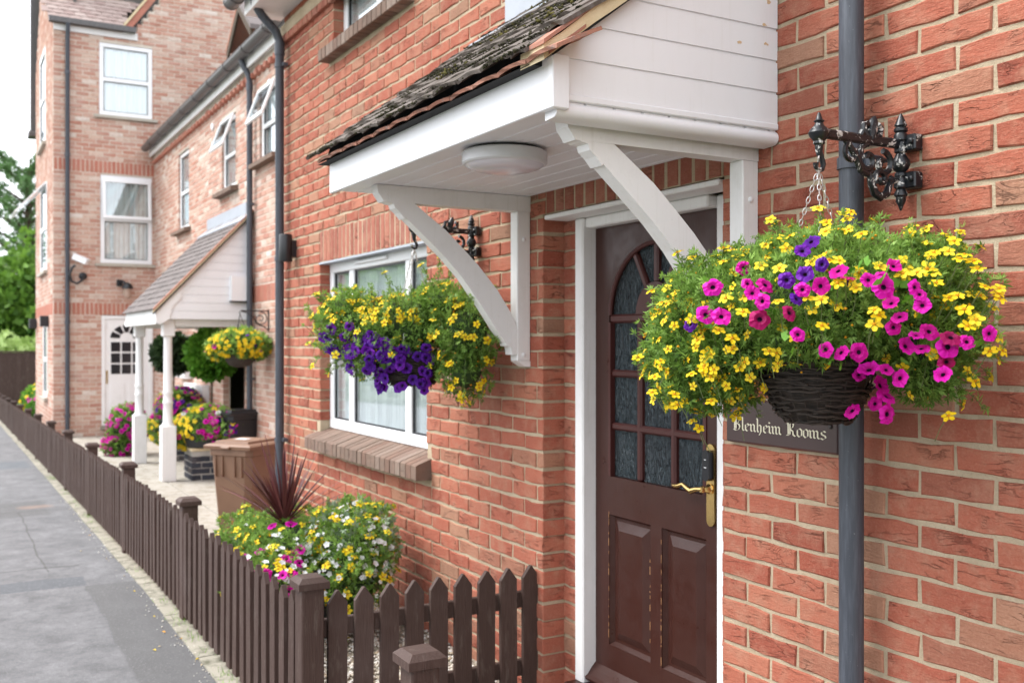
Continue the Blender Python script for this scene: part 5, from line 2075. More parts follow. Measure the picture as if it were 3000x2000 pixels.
FP = post_mesh(.74).mesh('post', 'fence_paint')
fence = thing('picket_fence', 'long dark brown picket fence running along the pavement edge', 'fence', (-3.85, -1.05, 0))
FO = Vector((3.85, 1.05, 0))
px_ = [-3.845 - 2.295 * i for i in range(13)]
fy = lambda x: -1.05
for x in px_:
    link('post', FP, fence, Vector((x, fy(x), gz(x) - .055)) + FO, Euler((0, 0, rng.uniform(-.015, .015))))
for i in range(len(px_) - 1):
    a, b = px_[i] - .046, px_[i + 1] + .046
    for zc in (.17, .50):
        m = MB()
        h0, h1 = gz(a), gz(b)
        vs = []
        for x, h in ((a, h0), (b, h1)):
            vs += [(x, -1.073, h + zc - .035), (x, -1.035, h + zc - .035), (x, -1.035, h + zc + .035), (x, -1.073, h + zc + .035)]
        m.add([tuple(Vector(v) + FO) for v in vs], [(0, 1, 2, 3), (7, 6, 5, 4), (0, 4, 5, 1), (1, 5, 6, 2), (2, 6, 7, 3), (3, 7, 4, 0)])
        m.obj('rail', 'fence_paint', fence)
    n = 17
    for k in range(n):
        x = a + (b - a) * (k + .5) / n
        link('picket', rng.choice(PICK), fence, Vector((x + rng.uniform(-.003, .003), -1.0955 + rng.uniform(-.002, .002), gz(x) + .045)) + FO, Euler((rng.uniform(-.006, .006), rng.uniform(-.016, .016), 0)))
side = thing('picket_fence', 'short picket fence joining the street fence to the house wall by the door', 'fence', (-3.87, -.5, .05))
SO = Vector((3.87, .5, -.05))
for zc in (.20, .505):
    MB().bbox(-3.89, -3.862, -1.0, -.004, zc - .036, zc + .036, .003).xf(Matrix.Translation(SO)).obj('rail', 'fence_paint', side)
for k in range(9):
    y = -.935 + .1135 * k
    link('picket', rng.choice(PICKS), side, Vector((-3.839, y, .066)) + SO, Euler((0, rng.uniform(-.006, .006), R(90))))
near = thing('picket_fence', 'near stretch of picket fence with square capped post at the path entrance', 'fence', (-2.78, -1.05, 0))
NO = Vector((2.78, 1.05, 0))
link('post', FP, near, Vector((-2.78, -1.05, -.06)) + NO)
for zc in (.17, .50):
    MB().bbox(-2.73, .4, -1.073, -1.035, zc - .035, zc + .035, .003).xf(Matrix.Translation(NO)).obj('rail', 'fence_paint', near)
for k in range(22):
    link('picket', rng.choice(PICK), near, Vector((-2.675 + .13 * k, -1.0955, .045)) + NO)

# ------------------------------------------------------------------ wheelie bins
def wheelie(loc, rot, s, mat, label, tag_):
    t = thing('wheelie_bin', label, 'bin', loc, None, Euler((0, 0, rot)))
    w0, w1, d0, d1, h = .36 * s, .47 * s, .40 * s, .50 * s, .92 * s
    m = MB()
    vs = []
    for (w, d, z) in ((w0, d0, .05 * s), (w1, d1, h * .93), (w1 + .03 * s, d1 + .03 * s, h * .94), (w1 + .03 * s, d1 + .03 * s, h)):
        c = .05 * s
        for (sx_, sy_) in ((-1, -1), (1, -1), (1, 1), (-1, 1)):
            pa = (sx_ * (w / 2 - c), sy_ * d / 2, z)
            pb = (sx_ * w / 2, sy_ * (d / 2 - c), z)
            vs += [pa, pb] if sx_ * sy_ < 0 else [pb, pa]
    fs = []
    for k in range(3):
        for i in range(8):
            fs.append((8 * k + i, 8 * k + (i + 1) % 8, 8 * k + 8 + (i + 1) % 8, 8 * k + 8 + i))
    fs.append(tuple(range(7, -1, -1)))
    fs.append(tuple(range(24, 32)))
    m.add(vs, fs)
    m.obj('body', mat, t)
    for xx in (-.15, -.07, .07, .15):
        MB().bbox(xx * s - .006, xx * s + .006, -d1 / 2 - .016 * s, -d1 / 2 + .02, h * .72, h * .93, .003).obj('rib', mat, t)
    m = MB()
    a, b = w1 / 2 + .03 * s, d1 / 2 + .035 * s
    z = h + .002
    lv = [(a, b, z), (a + .004, b + .004, z + .03 * s), (a - .02 * s, b - .02 * s, z + .045 * s), (a - .07 * s, b - .07 * s, z + .05 * s), (a - .08 * s, b - .08 * s, z + .072 * s)]
    vs = []
    for (p, q, zz) in lv:
        vs += [(-p, -q, zz), (p, -q, zz), (p, q, zz), (-p, q, zz)]
    fs = [(3, 2, 1, 0)]
    for k in range(len(lv) - 1):
        for i in range(4):
            fs.append((4 * k + i, 4 * k + (i + 1) % 4, 4 * k + 4 + (i + 1) % 4, 4 * k + 4 + i))
    fs.append((16, 17, 18, 19))
    m.add(vs, fs)
    lid = m.obj('lid', mat, t)
    MB().bbox(-.05 * s, .05 * s, -b - .035 * s, -b + .01, z + .004, z + .03 * s, .006).obj('lid_handle', mat, lid)
    if tag_:
        MB().box(-.10 * s, .03 * s, -.05 * s, .05 * s, z + .0745 * s, z + .076 * s).obj('paper_label', 'paper_label', lid)
    MB().tube([(-w1 / 2 + .03, d1 / 2 + .05 * s, h - .02), (w1 / 2 - .03, d1 / 2 + .05 * s, h - .02)], .014 * s, 8).obj('handle', mat, t, smooth=True)
    for sx_ in (-1, 1):
        MB().lathe([(.09 * s, -.02), (.10 * s, -.012), (.10 * s, .012), (.09 * s, .02)], 18, (sx_ * (w0 / 2 + .03), d0 / 2, .10 * s), axis='x').obj('wheel', 'black_plastic', t, smooth=True)
    return t


wheelie((-8.42, -.12, -.03), R(38), .87, 'bin_brown', 'brown wheelie bin with paper on its lid by the corner downpipe', True)
wheelie((-12.33, .78, -.03), R(20), .86, 'black_plastic', 'black wheelie bin in the shade beneath the far porch', False)

# ------------------------------------------------------------------ middle building
mid = thing('brick_annexe', 'lower pale brick building set back behind the white-posted porch', 'house', (-13, 1.0, 0))
MI = Shift(mid)
YM = 1.0
mops = [(-17.02, -16.19, 3.48, 4.73), (-14.02, -13.26, 3.73, 4.70), (-12.10, -11.35, 3.85, 4.72), (-13.95, -12.80, -.2, 2.0)]
msil = [(-17.16, -16.05, 3.40, 3.48), (-14.16, -13.12, 3.645, 3.73), (-12.24, -11.21, 3.77, 3.85)]
mb = MB()
for a, b, c, d in cells(-19.2, -7.66, -.1, 5.1, grow(mops, .005)):
    mb.box(a, b, YM + .005, YM + .10, c, d)
mw = MI.add(mb, 'wall', 'old_mortar')
bandm = (-19.2, -7.66, 2.135, 2.352)
rr = courses(-19.2, -7.66, -.03, 4.95, mops + msil + [bandm], .031, -1.0, seed=41)
lay(rr, mw, Matrix.Translation(Vector((0, YM, 0)) + MI.d), ('old_brick', 'old_brick_field'), 280, depth=.08, seed=42, visible=lambda p: not (-15 < p.x < -12.3 and p.z < 3.3) and p.x < -11)
soldier(mw, Matrix.Translation(Vector((0, YM, 0)) + MI.d), -12.75, -11.0, 2.14, 2.348, 'old_soldier_brick', depth=.08)
MI.add(MB().box(-19.2, -7.66, YM + .5, YM + .55, -.1, 5.1), 'inner_wall', 'interior')
# shaded recess under the porch
rec = MI.add(MB().box(-13.95, -12.8, YM + .42, YM + .46, -.1, 2.05), 'recess_wall', 'old_mortar')
rr = courses(-13.95, -12.8, -.03, 2.0, [], .031, -1.0, seed=44)
lay(rr, rec, Matrix.Translation(Vector((0, YM + .415, 0)) + MI.d), ('old_brick', 'old_brick_field'), 0, depth=.05, seed=45, simple_=True)
for k, (a, b, c, d) in enumerate(mops[:3]):
    window_unit(MI, 'x', a + .01, b - .01, c, d - .005, YM + .03, (), fw=.06, rails=(.48,))
    z0 = msil[k][2]
    s = MI.add(MB().prism([(YM - .10, z0), (YM + .06, z0), (YM + .06, msil[k][3]), (YM - .10, msil[k][3] - .03)], 'x', msil[k][0], msil[k][1]), 'window_sill', 'sill_brick')


def open_sash(sh, x0, x1, z0, z1, y, ang, name='open_sash', M=None, flip=False):
    """top-hung sash swung out"""
    def tf(mb):
        T = Matrix.Translation((0, y, z1)) @ Matrix.Rotation(-ang, 4, 'X') @ Matrix.Translation((0, -y, -z1))
        mb.xf(T)
        return mb.xf(M) if M is not None else mb
    f = .055
    m = MB().bbox(x0, x1, y - .03, y, z1 - f, z1, .004).bbox(x0, x1, y - .03, y, z0, z0 + f, .004).bbox(x0, x0 + f, y - .029, y - .001, z0 + f, z1 - f, .004).bbox(x1 - f, x1, y - .029, y - .001, z0 + f, z1 - f, .004)
    o = sh.add(tf(m), name, 'white_upvc')
    sh.add(tf(MB().box(x0 + f, x1 - f, y - .018, y - .012, z0 + f, z1 - f)), 'pane', 'window_glass', o)
    return o


open_sash(MI, -14.0, -13.28, 4.22, 4.68, YM, R(20))
open_sash(MI, -12.08, -11.37, 4.24, 4.70, YM, R(20))
for (x, z) in ((-14.53, 4.73), (-11.62, 4.70)):
    MI.add(MB().lathe([(.05, 0), (.05, -.02), (.03, -.03)], 14, (x, YM, z), axis='y'), 'vent_cap', 'white_upvc', smooth=True)
downpipe(MI, -12.30, YM - .065, -.03, 4.86, r=.036, clips=(3.35, 4.55, 1.2), joints=(4.80,), top=[(-12.30, YM - .08, 4.95), (-12.34, YM - .13, 5.05), (-12.34, YM - .16, 5.14), (-12.34, YM - .16, 5.25)])
# eaves
fas = MI.add(MB().bbox(-19.19, -7.72, YM - .10, YM - .075, 5.03, 5.18, .004), 'fascia', 'white_paint')
den = MI.add(MB().box(-19.19, -7.72, YM - .03, YM, 4.955, 5.05), 'dentil_course', 'old_mortar')
soldier(den, Matrix.Translation(Vector((0, YM - .03, 0)) + MI.d), -19.15, -10.4, 4.955, 5.02, 'old_soldier_brick', depth=.03, pitch=.225)
me_d = brick_mesh(.1, .065, .06, 3, 'old_soldier_brick')
x = -19.1
while x < -10.4:
    link('dentil_brick', me_d, den, Vector((x, YM - .062, 4.90)) + MI.d)
    x += .205
gy_, gzz = YM - .175, 5.20
gut = MI.add(MB().strip([(gy_ + .075 * math.cos(a), gzz + .075 * math.sin(a)) for a in np.linspace(math.pi, 2 * math.pi, 9)],
                        [(gy_ + .068 * math.cos(a), gzz + .068 * math.sin(a)) for a in np.linspace(math.pi, 2 * math.pi, 9)], 'x', -19.15, -7.8), 'gutter', 'gutter_grey')
for i in range(12):
    x = -18.5 + .92 * i
    MI.add(MB().strip([(gy_ + .085 * math.cos(a), gzz + .085 * math.sin(a)) for a in np.linspace(math.pi, 2 * math.pi, 9)],
                      [(gy_ + .0755 * math.cos(a), gzz + .0755 * math.sin(a)) for a in np.linspace(math.pi, 2 * math.pi, 9)], 'x', x, x + .07), 'gutter_strap', 'gutter_grey', gut)
MI.add(MB().prism([(YM - .14, 5.28), (YM - .16, 5.32), (YM + 3.4, 8.0), (YM + 3.4, 7.9)], 'x', -19.19, -7.74), 'roof', 'slate_tile')
# small gabled dormer breaking the eaves line
dx = -12.95
DZ = -.38
dm = MI.add(MB().prism([(YM + .25, 5.6 + DZ), (YM + 1.6, 5.6 + DZ), (YM + 1.6, 6.35 + DZ), (YM + .25, 6.35 + DZ)], 'x', dx - .30, dx + .30), 'dormer_wall', 'white_paint')
for sg in (-1, 1):
    MI.add(MB().prism([(dx, 6.46 + DZ), (dx + sg * .62, 5.98 + DZ), (dx + sg * .62, 5.92 + DZ), (dx, 6.40 + DZ)], 'y', YM - .05, YM + 2.0), 'dormer_roof', 'clay_tile' if sg < 0 else 'slate_tile', dm)
    MI.add(MB().prism([(dx, 6.40 + DZ), (dx + sg * .60, 5.925 + DZ), (dx + sg * .60, 5.82 + DZ), (dx, 6.30 + DZ)], 'y', YM - .045, YM - .015), 'bargeboard', 'bark', dm)
# meter boxes and small open window under the porch roof
for (a, b, c, d) in ((-16.75, -15.95, 1.08, 1.36), (-16.0, -14.75, .55, 1.02)):
    mbx = MI.add(MB().bbox(a, b, YM - .12, YM, c, d, .01), 'meter_box', 'white_upvc')
    MI.add(MB().bbox(a + .03, b - .03, YM - .128, YM - .119, c + .03, d - .03, .004), 'meter_door', 'white_upvc', mbx)
open_sash(MI, -17.2, -16.3, 1.75, 2.12, YM, R(32))

# ------------------------------------------------------------------ far porch
fp = thing('far_porch', 'white boarded porch with steep grey tiled roof on two white posts', 'porch', (-13.6, .4, -.03))
FPO = Shift(fp)
FX0, FX1 = -14.86, -12.36
fye, fze, fsl = -.19, 2.03, 1.06
FPO.add(MB().bbox(FX0 + .03, FX1 - .02, -.14, -.115, 1.915, 2.06, .003), 'fascia', 'white_paint')
# scalloped valance under the eave
top, bot = [], []
n = 96
for i in range(n + 1):
    u = i / n
    top.append((FX0 + .05 + (FX1 - FX0 - .1) * u, 1.93))
    bot.append((FX0 + .05 + (FX1 - FX0 - .1) * u, 1.885 - .022 * abs(math.sin(u * math.pi * 18))))
FPO.add(MB().strip(top, bot, 'y', -.155, -.141), 'valance', 'white_paint')
z = 1.93
while z < 3.25:
    z2 = z + .1
    yk = lambda zz: max(-.12, (zz - 2.03) / fsl + fye + .03)
    if yk(z2) < .985:
        FPO.add(MB().prism([(yk(z), z), (.995, z), (.995, z2 - .008), (yk(z2 - .008), z2 - .008)], 'x', FX1 - .06, FX1 - .035), 'cheek_board', 'white_board')
        FPO.add(MB().prism([(yk(z2) + .01, z2 - .0085), (.995, z2 - .0085), (.995, z2 + .0005), (yk(z2) + .01, z2 + .0005)], 'x', FX1 - .06, FX1 - .043), 'board_groove', 'white_board')
    z = z2
FPO.add(MB().prism([(-.16, 1.90), (-.16, 2.03), (.12, 2.32), (.14, 2.20), (.02, 2.06), (.0, 1.93), (-.12, 1.86)], 'x', FX1 - .034, FX1 - .012), 'barge_end', 'white_paint')
FPO.add(MB().box(FX0 + .06, FX1 - .065, -.11, .995, 1.935, 1.955), 'soffit', 'white_paint')
tile_roof(FPO, FX0, FX1, fye, fze, fsl, 15, .112, .165, 'slate_tile', .006, L=.22, jit=.5)
# verge on the near side: warm mortar and undercloak
for off, th, x_, mt, nm in ((-.012, .030, .012, 'verge_mortar', 'verge_mortar'), (-.036, .012, .018, 'dark_void', 'verge_undercloak'), (.010, .013, .014, 'clay_tile', 'verge_tile')):
    q = [(fye, fze + off), (.99, fze + fsl * (.99 - fye) + off)]
    FPO.add(MB().prism([(q[0][0], q[0][1] - th), (q[1][0], q[1][1] - th), (q[1][0], q[1][1] + th), (q[0][0], q[0][1] + th)], 'x', FX1 - .05, FX1 + x_), nm, mt)
FPO.add(MB().prism([(.985, 3.25), (.995, 3.25), (.995, 3.43), (.985, 3.43)], 'x', FX0 - .0, FX1 - .3).prism([(.985, 3.27), (.985, 3.28), (.84, 3.16), (.84, 3.15)], 'x', FX0, FX1), 'lead_flashing', 'lead')
for x in (-12.57, -14.64):
    p = FPO.add(MB().bbox(x - .085, x + .085, -.07, .10, -.03, .64, .006), 'post', 'white_paint')
    FPO.add(MB().lathe([(.078, .64), (.070, .66), (.058, .675), (.056, .90), (.062, .91), (.062, .93), (.055, .94), (.055, 1.02), (.061, 1.03), (.061, 1.05), (.052, 1.07), (.050, 1.70), (.055, 1.72)], 20, (x, .015, 0)), 'turned_shaft', 'white_paint', p, smooth=True)
    FPO.add(MB().bbox(x - .072, x + .072, -.057, .087, 1.72, 1.935, .012), 'post_head', 'white_paint', p)
    FPO.add(MB().bbox(x - .05, x + .05, .087, .99, 1.84, 1.934, .005), 'post_beam', 'white_paint', p)
alarm = thing('alarm_box', 'white alarm box at the wall end of the far porch cheek', 'alarm box', (-12.37, .72, 2.16))
MB().prism([(.0, .0), (.22, .0), (.22, .30), (.0, .30)], 'x', -.03, .045).obj('alarm_case', 'white_upvc', alarm)
MB().bbox(.0, .04, -.02, .24, -.02, .0, .004).obj('alarm_foot', 'black_plastic', alarm)

# ------------------------------------------------------------------ planters under the far porch
def pier(loc, w, d, h, label):
    t = thing('brick_planter', label, 'planter', loc, 'dark brick planters')
    MB().box(-w / 2 + .006, w / 2 - .006, -d / 2 + .006, d / 2 - .006, 0, h).obj('mortar_core', 'grey_mortar', t)
    k = 0
    z = .005
    while z + .065 <= h:
        for (M_, ln) in ((Matrix.Translation((-w / 2, -d / 2, 0)), w), (Matrix.Translation((w / 2, -d / 2, 0)) @ Matrix.Rotation(R(90), 4, 'Z'), d)):
            for (a, b, c, d_) in courses(0, ln, z - .003, z + .066, [], z - .005, (.1125 if k % 2 else 0), seed=k):
                link('brick', brick_mesh(b - a, d_ - c, .05, k % 5, 'blue_brick'), t, M_ @ Vector((a, 0, c)), M_.to_quaternion())
        z += .075
        k += 1
    MB().bbox(-w / 2 - .01, w / 2 + .01, -d / 2 - .01, d / 2 + .01, h, h + .035, .006).obj('coping', 'verge_mortar', t)
    return t


def potted(loc, blobs, counts, label, seed, pot=True):
    t = thing('flower_pot', label, 'plant pot', loc, 'pots of bedding flowers')
    r = np.random.default_rng(seed)
    if pot:
        MB().lathe([(.20, 0), (.25, .01), (.28, .13), (.30, .14), (.30, .17)], 24).obj('pot', 'black_plastic', t, smooth=True)
    core(t, blobs, .72)
    P, Nn = sample_blobs(blobs, 1500, r, (.76, 1.08), .6)
    sprigs(t, P, Nn, r, .065, 'feather_leaf', 4, .2)
    for c, n, f in counts:
        me = BID if c == 'yellow' else PET[c]
        scatter_blooms(t, blobs, n, 'bidens_flower' if c == 'yellow' else 'petunia_flower', me, r, (1.5, 2.0) if c == 'yellow' else (1.0, 1.35), where=lambda p, f=f: f(p) * (1 if cam2(p) > -.2 else .08), face=(.5, -.3, 0))
    return t


pier((-12.62, .47, -.03), .46, .42, .36, 'dark blue brick planter base beside the brown wheelie bin')
pier((-14.82, .62, -.03), .46, .42, .36, 'dark blue brick planter base between the white porch posts')
potted((-12.55, .47, .37), [(0, 0, .27, .36, .34, .22, 1), (-.22, -.22, .15, .24, .24, .19, 1), (.22, .14, .25, .24, .22, .2, 1)],
       (('yellow', 150, lambda p: 1 if lat1(p) < .0 else .12), ('magenta', 120, lambda p: 1 if lat1(p) > -.06 else .12), ('purple', 34, lambda p: 1 if lat1(p) > .22 else .03), ('white', 6, lambda p: 1 if p[2] > .40 else 0)),
       'round pot of yellow, magenta and white flowers on the nearer brick planter', 51)
potted((-14.85, .60, .37), [(0, 0, .34, .34, .32, .28, 1), (-.15, -.15, .05, .25, .25, .26, 1)],
       (('magenta', 95, lambda p: 1 if p[2] > .2 else .05), ('purple', 40, lambda p: 1 if p[2] > .25 else .0), ('yellow', 110, lambda p: 1 if p[2] < .2 else .1)),
       'pot of magenta and purple flowers between the white posts', 52)
potted((-15.75, .02, -.03), [(0, 0, .42, .27, .27, .32, 1), (0, -.1, .16, .24, .24, .2, 1)], (('magenta', 170, lambda p: 1.0),), 'pot of magenta petunias left of the rear white post', 53, False)


def lollipop(loc, h, rad, mat, label, seed):
    t = thing('standard_tree', label, 'tree', loc, 'clipped ball trees')
    MB().tube([(0, 0, 0), (.01, 0, h * .5), (0, .005, h)], [.016, .013, .011], 8).obj('trunk', 'bark', t, smooth=True)
    r = np.random.default_rng(seed)
    bl = [(0, 0, h + rad * .55, rad, rad, rad * 1.0, 1)]
    c = core(t, bl, .66, 'plant_core', 'crown')
    P, Nn = sample_blobs(bl, 2600, r, (.70, 1.16), .6, .10, .35)
    sprigs(c, P, Nn, r, .075, mat, 3, .34, .9, broad=True)


lollipop((-12.95, .62, .5), .84, .27, 'bright_leaf', 'bright green clipped ball tree beside the yellow basket', 61)
lollipop((-15.05, .55, .5), .84, .25, 'dark_leaf', 'dark green clipped ball tree behind the nearer white post', 62)

# ------------------------------------------------------------------ left building
lb = thing('gabled_house', 'tall three-storey pale brick house with white door at the end of the terrace', 'house', (-21, 1, 0))
LB = Shift(lb)
AX = -19.2
ML = Matrix.Translation((AX, 0, 0)) @ Matrix.Rotation(R(90), 4, 'Z')      # wall-local x -> world y, front -> +x
MLs = Matrix.Translation(LB.d) @ ML
lops = [(.05, .96, 5.735, 7.03), (.07, .957, 3.07, 4.655), (.09, .97, .12, 2.13)]
step = [(-.7, .60, 7.16, 9.5)] + [(.6 + .1 * i, .6 + .1 * (i + 1), 7.30 + .14 * i, 10) for i in range(12)]
bnd = [(-.70, 1.0, 4.685, 4.902), (-.70, 1.0, 2.135, 2.352)]
mb = MB()
for a, b, c, d in cells(-.70, 5.2, -.35, 8.8, grow(lops, .005) + step):
    mb.box(a, b, .005, .2, c, d)
lw = LB.add(mb.xf(ML), 'wall', 'old_mortar')
rr = courses(-.70, 5.2, -.3, 8.8, lops + step + bnd, .031, .0, seed=71)
lay(rr, lw, MLs, ('old_brick', 'old_brick_field'), 280, depth=.07, seed=72, visible=lambda p: p.y < 1.1 or p.z > 5.4)
for (a, b, c, d) in bnd:
    soldier(lw, MLs, a, b, c, d, 'old_soldier_brick', depth=.07)
LB.add(MB().box(-.7, 5.2, .45, .5, -.3, 8.8).xf(ML), 'inner_wall', 'interior')
LB.add(MB().prism([(.58, 7.165), (2.1, 9.3), (2.1, 7.165)], 'y', .012, .1).xf(ML), 'gable_fill', 'old_mortar')
for k, (a, b, c, d) in enumerate(lops[:2]):
    w_ = window_unit(LB, 'x', a, b, c, d, .01, (), fw=.075, rails=(.5,), M=ML)
    LB.add(MB().bbox(a - .09, b + .09, -.05, .06, c - .06, c - .004, .005).xf(ML), 'stone_sill', 'stone')
open_sash(LB, .10, .93, 3.86, 4.58, .005, R(7), M=ML)
# white front door with arched light
dz0, dz1, dy0, dy1 = .15, 2.125, .09, .97
LB.add(MB().bbox(dy0, dy0 + .06, -.01, .06, dz0, dz1, .004).bbox(dy1 - .06, dy1, -.01, .06, dz0, dz1, .004).bbox(dy0 + .06, dy1 - .06, -.01, .06, dz1 - .06, dz1, .004).xf(ML), 'door_frame', 'white_paint')
wd = LB.add(MB().bbox(dy0 + .06, dy1 - .06, .012, .05, dz0, dz1 - .06, .003).xf(ML), 'door', 'white_paint')
g0, g1, gzb, gzs = .235, .79, 1.06, 1.71
gc, gr = (g0 + g1) / 2, (g1 - g0) / 2
cols_ = [g0, g0 + (g1 - g0) / 3, g0 + 2 * (g1 - g0) / 3, g1]
for i in range(3):
    for j in range(3):
        zz = gzb + (1.665 - gzb) * j / 3
        LB.add(MB().box(cols_[i] + .014, cols_[i + 1] - .014, .006, .0115, zz + .014, zz + .2 - .014).xf(ML), 'pane', 'keypad_black', wd)
for k in range(5):
    a0, a1 = math.pi * k / 5 + .07, math.pi * (k + 1) / 5 - .07
    t_, b_ = [], []
    for a in np.linspace(a0, a1, 6):
        t_.append((gc + gr * math.cos(a), gzs + gr * .9 * math.sin(a)))
        b_.append((gc + gr * .42 * math.cos(a), gzs + gr * .42 * math.sin(a)))
    LB.add(MB().strip(t_, b_, 'y', .006, .0115).xf(ML), 'pane', 'keypad_black', wd)
for (a, b) in ((.24, .48), (.55, .79)):
    LB.add(MB().bbox(a, b, .004, .0115, .30, .90, .006).xf(ML), 'panel', 'white_paint', wd)
LB.add(MB().bbox(.165, .195, .0, .011, .90, 1.14, .004).xf(ML), 'handle_plate', 'brass', wd)
LB.add(MB().bbox(dy0 - .02, dy1 + .02, -.06, .05, .08, .148, .006).xf(ML), 'door_step', 'kerb_concrete', wd)
mat_ = thing('door_mat', 'dark door mat in front of the white door', 'mat', (-18.85, .5, -.028))
MB().bbox(-.22, .22, -.38, .38, 0, .018, .006).obj('mat_pad', 'black_plastic', mat_)
# downpipe on that wall, eave, roof
p = LB.add(MB().tube([(AX + .07, -.479, -.2), (AX + .07, -.479, 7.0), (AX + .12, -.479, 7.12), (AX + .16, -.479, 7.25)], .038, 16), 'downpipe', 'pipe_grey', smooth=True)
for z in (.35, 2.0, 3.35, 4.95, 6.4):
    LB.add(MB().tube([(AX + .07, -.479, z - .03), (AX + .07, -.479, z + .03)], .047, 14), 'pipe_collar', 'pipe_grey', p, smooth=True)
LB.add(MB().bbox(-.70, .70, -.03, .0, 7.14, 7.27, .004).xf(ML), 'fascia', 'white_paint')
gut = LB.add(MB().box(-.78, .66, -.15, -.04, 7.255, 7.345).xf(ML), 'gutter', 'gutter_grey')


def tile_roof_m(parent, Ms, x0, x1, ye, ze, slope, rows, gauge, tw, mat, cut=None):
    pitch = math.atan(slope)
    meshes = [tile_mesh(tw - .004, .22, .014, mat, s + 60) for s in range(4)]
    qq = Ms.to_quaternion()
    for r_ in range(rows):
        y = ye + r_ * gauge * math.cos(pitch)
        z = ze + r_ * gauge * math.sin(pitch)
        x = x0 + tw / 2 - (tw / 2 if r_ % 2 else 0)
        while x < x1 + tw * .1:
            if cut is None or cut(x, r_):
                link('roof_tile', rng.choice(meshes), parent, Ms @ Vector((x, y, z + .02)), qq @ Euler((pitch - .10, rng.uniform(-.012, .012), 0)).to_quaternion())
            x += tw


tile_roof_m(lb, MLs, -.80, 1.4, -.10, 7.33, 1.15, 15, .118, .18, 'pink_tile', cut=lambda x, r_: x < .42 + r_ * .055)
LB.add(MB().prism([(-.05, 7.30), (2.0, 9.66), (2.0, 9.60), (-.05, 7.24)], 'x', -.78, .44).xf(ML), 'roof', 'pink_tile')
# raked verge of the big gable: mortar line and corbelled bricks
for i in range(13):
    a0 = .455 + i * .1
    z0 = 7.33 + i * .14
    LB.add(MB().prism([(a0, z0), (a0 + .1, z0 + .14), (a0 + .225, z0 + .135), (a0 + .125, z0 - .005)], 'y', -.045, -.002).xf(ML), 'verge_brick', 'old_soldier_brick')
    LB.add(MB().prism([(a0 - .05, z0), (a0 + .05, z0 + .14), (a0 + .095, z0 + .138), (a0 - .005, z0 - .002)], 'y', -.07, -.003).xf(ML), 'verge_mortar', 'verge_mortar')
# street face of the same house
sops = [(-22.0, -20.75, 5.45, 7.25), (-21.85, -20.45, 3.0, 4.65), (-21.2, -20.35, .62, 2.02)]
gab = [(-23.2 + .17 * i, -23.2 + .17 * (i + 1), 7.3 + .2 * i, 12) for i in range(12)] + [(-19.2 - .17 * (i + 1), -19.2 - .17 * i, 7.3 + .2 * i, 12) for i in range(12)]
mb = MB()
for a, b, c, d in cells(-23.2, -19.28, -.5, 9.4, grow(sops, .005) + gab):
    mb.box(a, b, -.70, -.52, c, d)
sw = LB.add(mb, 'street_wall', 'old_mortar')
rr = courses(-23.2, -19.275, -.45, 9.4, sops + gab + [(-23.2, -19.2, 2.135, 2.352)], .031, .0, seed=81)
lay(rr, sw, Matrix.Translation(Vector((0, -.705, 0)) + LB.d), ('old_brick', 'old_brick_field'), 0, depth=.07, seed=82, simple_=True)
soldier(sw, Matrix.Translation(Vector((0, -.705, 0)) + LB.d), -23.2, -19.275, 2.135, 2.352, 'old_soldier_brick', depth=.05, pitch=.115)
for k, (a, b, c, d) in enumerate(sops):
    window_unit(LB, 'x', a, b, c, d, -.715, (), fw=.09, rails=(.5,))
    LB.add(MB().bbox(a - .08, b + .08, -.77, -.70, c - .07, c - .004, .005), 'stone_sill', 'stone')
open_sash(LB, -21.8, -20.5, 3.85, 4.62, -.715, R(42))
LB.add(MB().box(-23.2, -19.45, -.35, -.3, -.5, 9.4).box(-23.25, -23.2, -.70, 3, -.5, 9.4), 'inner_wall', 'interior')
LB.add(MB().bbox(-23.42, -23.28, -.80, -.60, 6.05, 9.4, .01).bbox(-23.62, -23.2, -.84, -.56, 5.98, 6.09, .01), 'verge_board', 'gutter_grey')
for (x, z) in ((-20.1, 1.93), (-22.9, 1.93)):
    t = thing('wall_light', 'tiny black box light on the street side of the far house, %s' % ('by the corner' if x > -21 else 'near its far edge'), 'wall light', (x, -.71, z))
    MB().bbox(-.09, .09, -.14, 0, 0, .20, .008).obj('lamp_body', 'black_iron', t)
    MB().bbox(-.03, .03, -.02, .012, .05, .15, .003).obj('back_plate', 'black_iron', t)

# CCTV camera on a curved black arm
cc = thing('security_camera', 'white security camera on a curved black arm beside the far downpipe', 'camera', (AX, -.2, 2.80))
MB().tube([(.0, -.02, .02), (.10, -.02, .0), (.14, -.05, -.06), (.14, -.13, -.12), (.14, -.22, -.08), (.14, -.25, .04), (.14, -.21, .16), (.14, -.16, .20)], .022, 10).obj('arm', 'black_iron', cc, smooth=True)
MB().lathe([(.07, 0), (.07, .02), (.04, .04)], 14, (0, -.02, .02), axis='x').obj('base_plate', 'black_iron', cc, smooth=True)
m = MB().bbox(-.05, .05, -.14, .14, -.045, .05, .015)
m.bbox(-.058, .058, -.15, .155, .052, .066, .004)
m.xf(Matrix.Translation((.17, -.08, .30)) @ Matrix.Rotation(R(-35), 4, 'Z') @ Matrix.Rotation(R(-22), 4, 'X'))
m.obj('camera_body', 'white_upvc', cc)
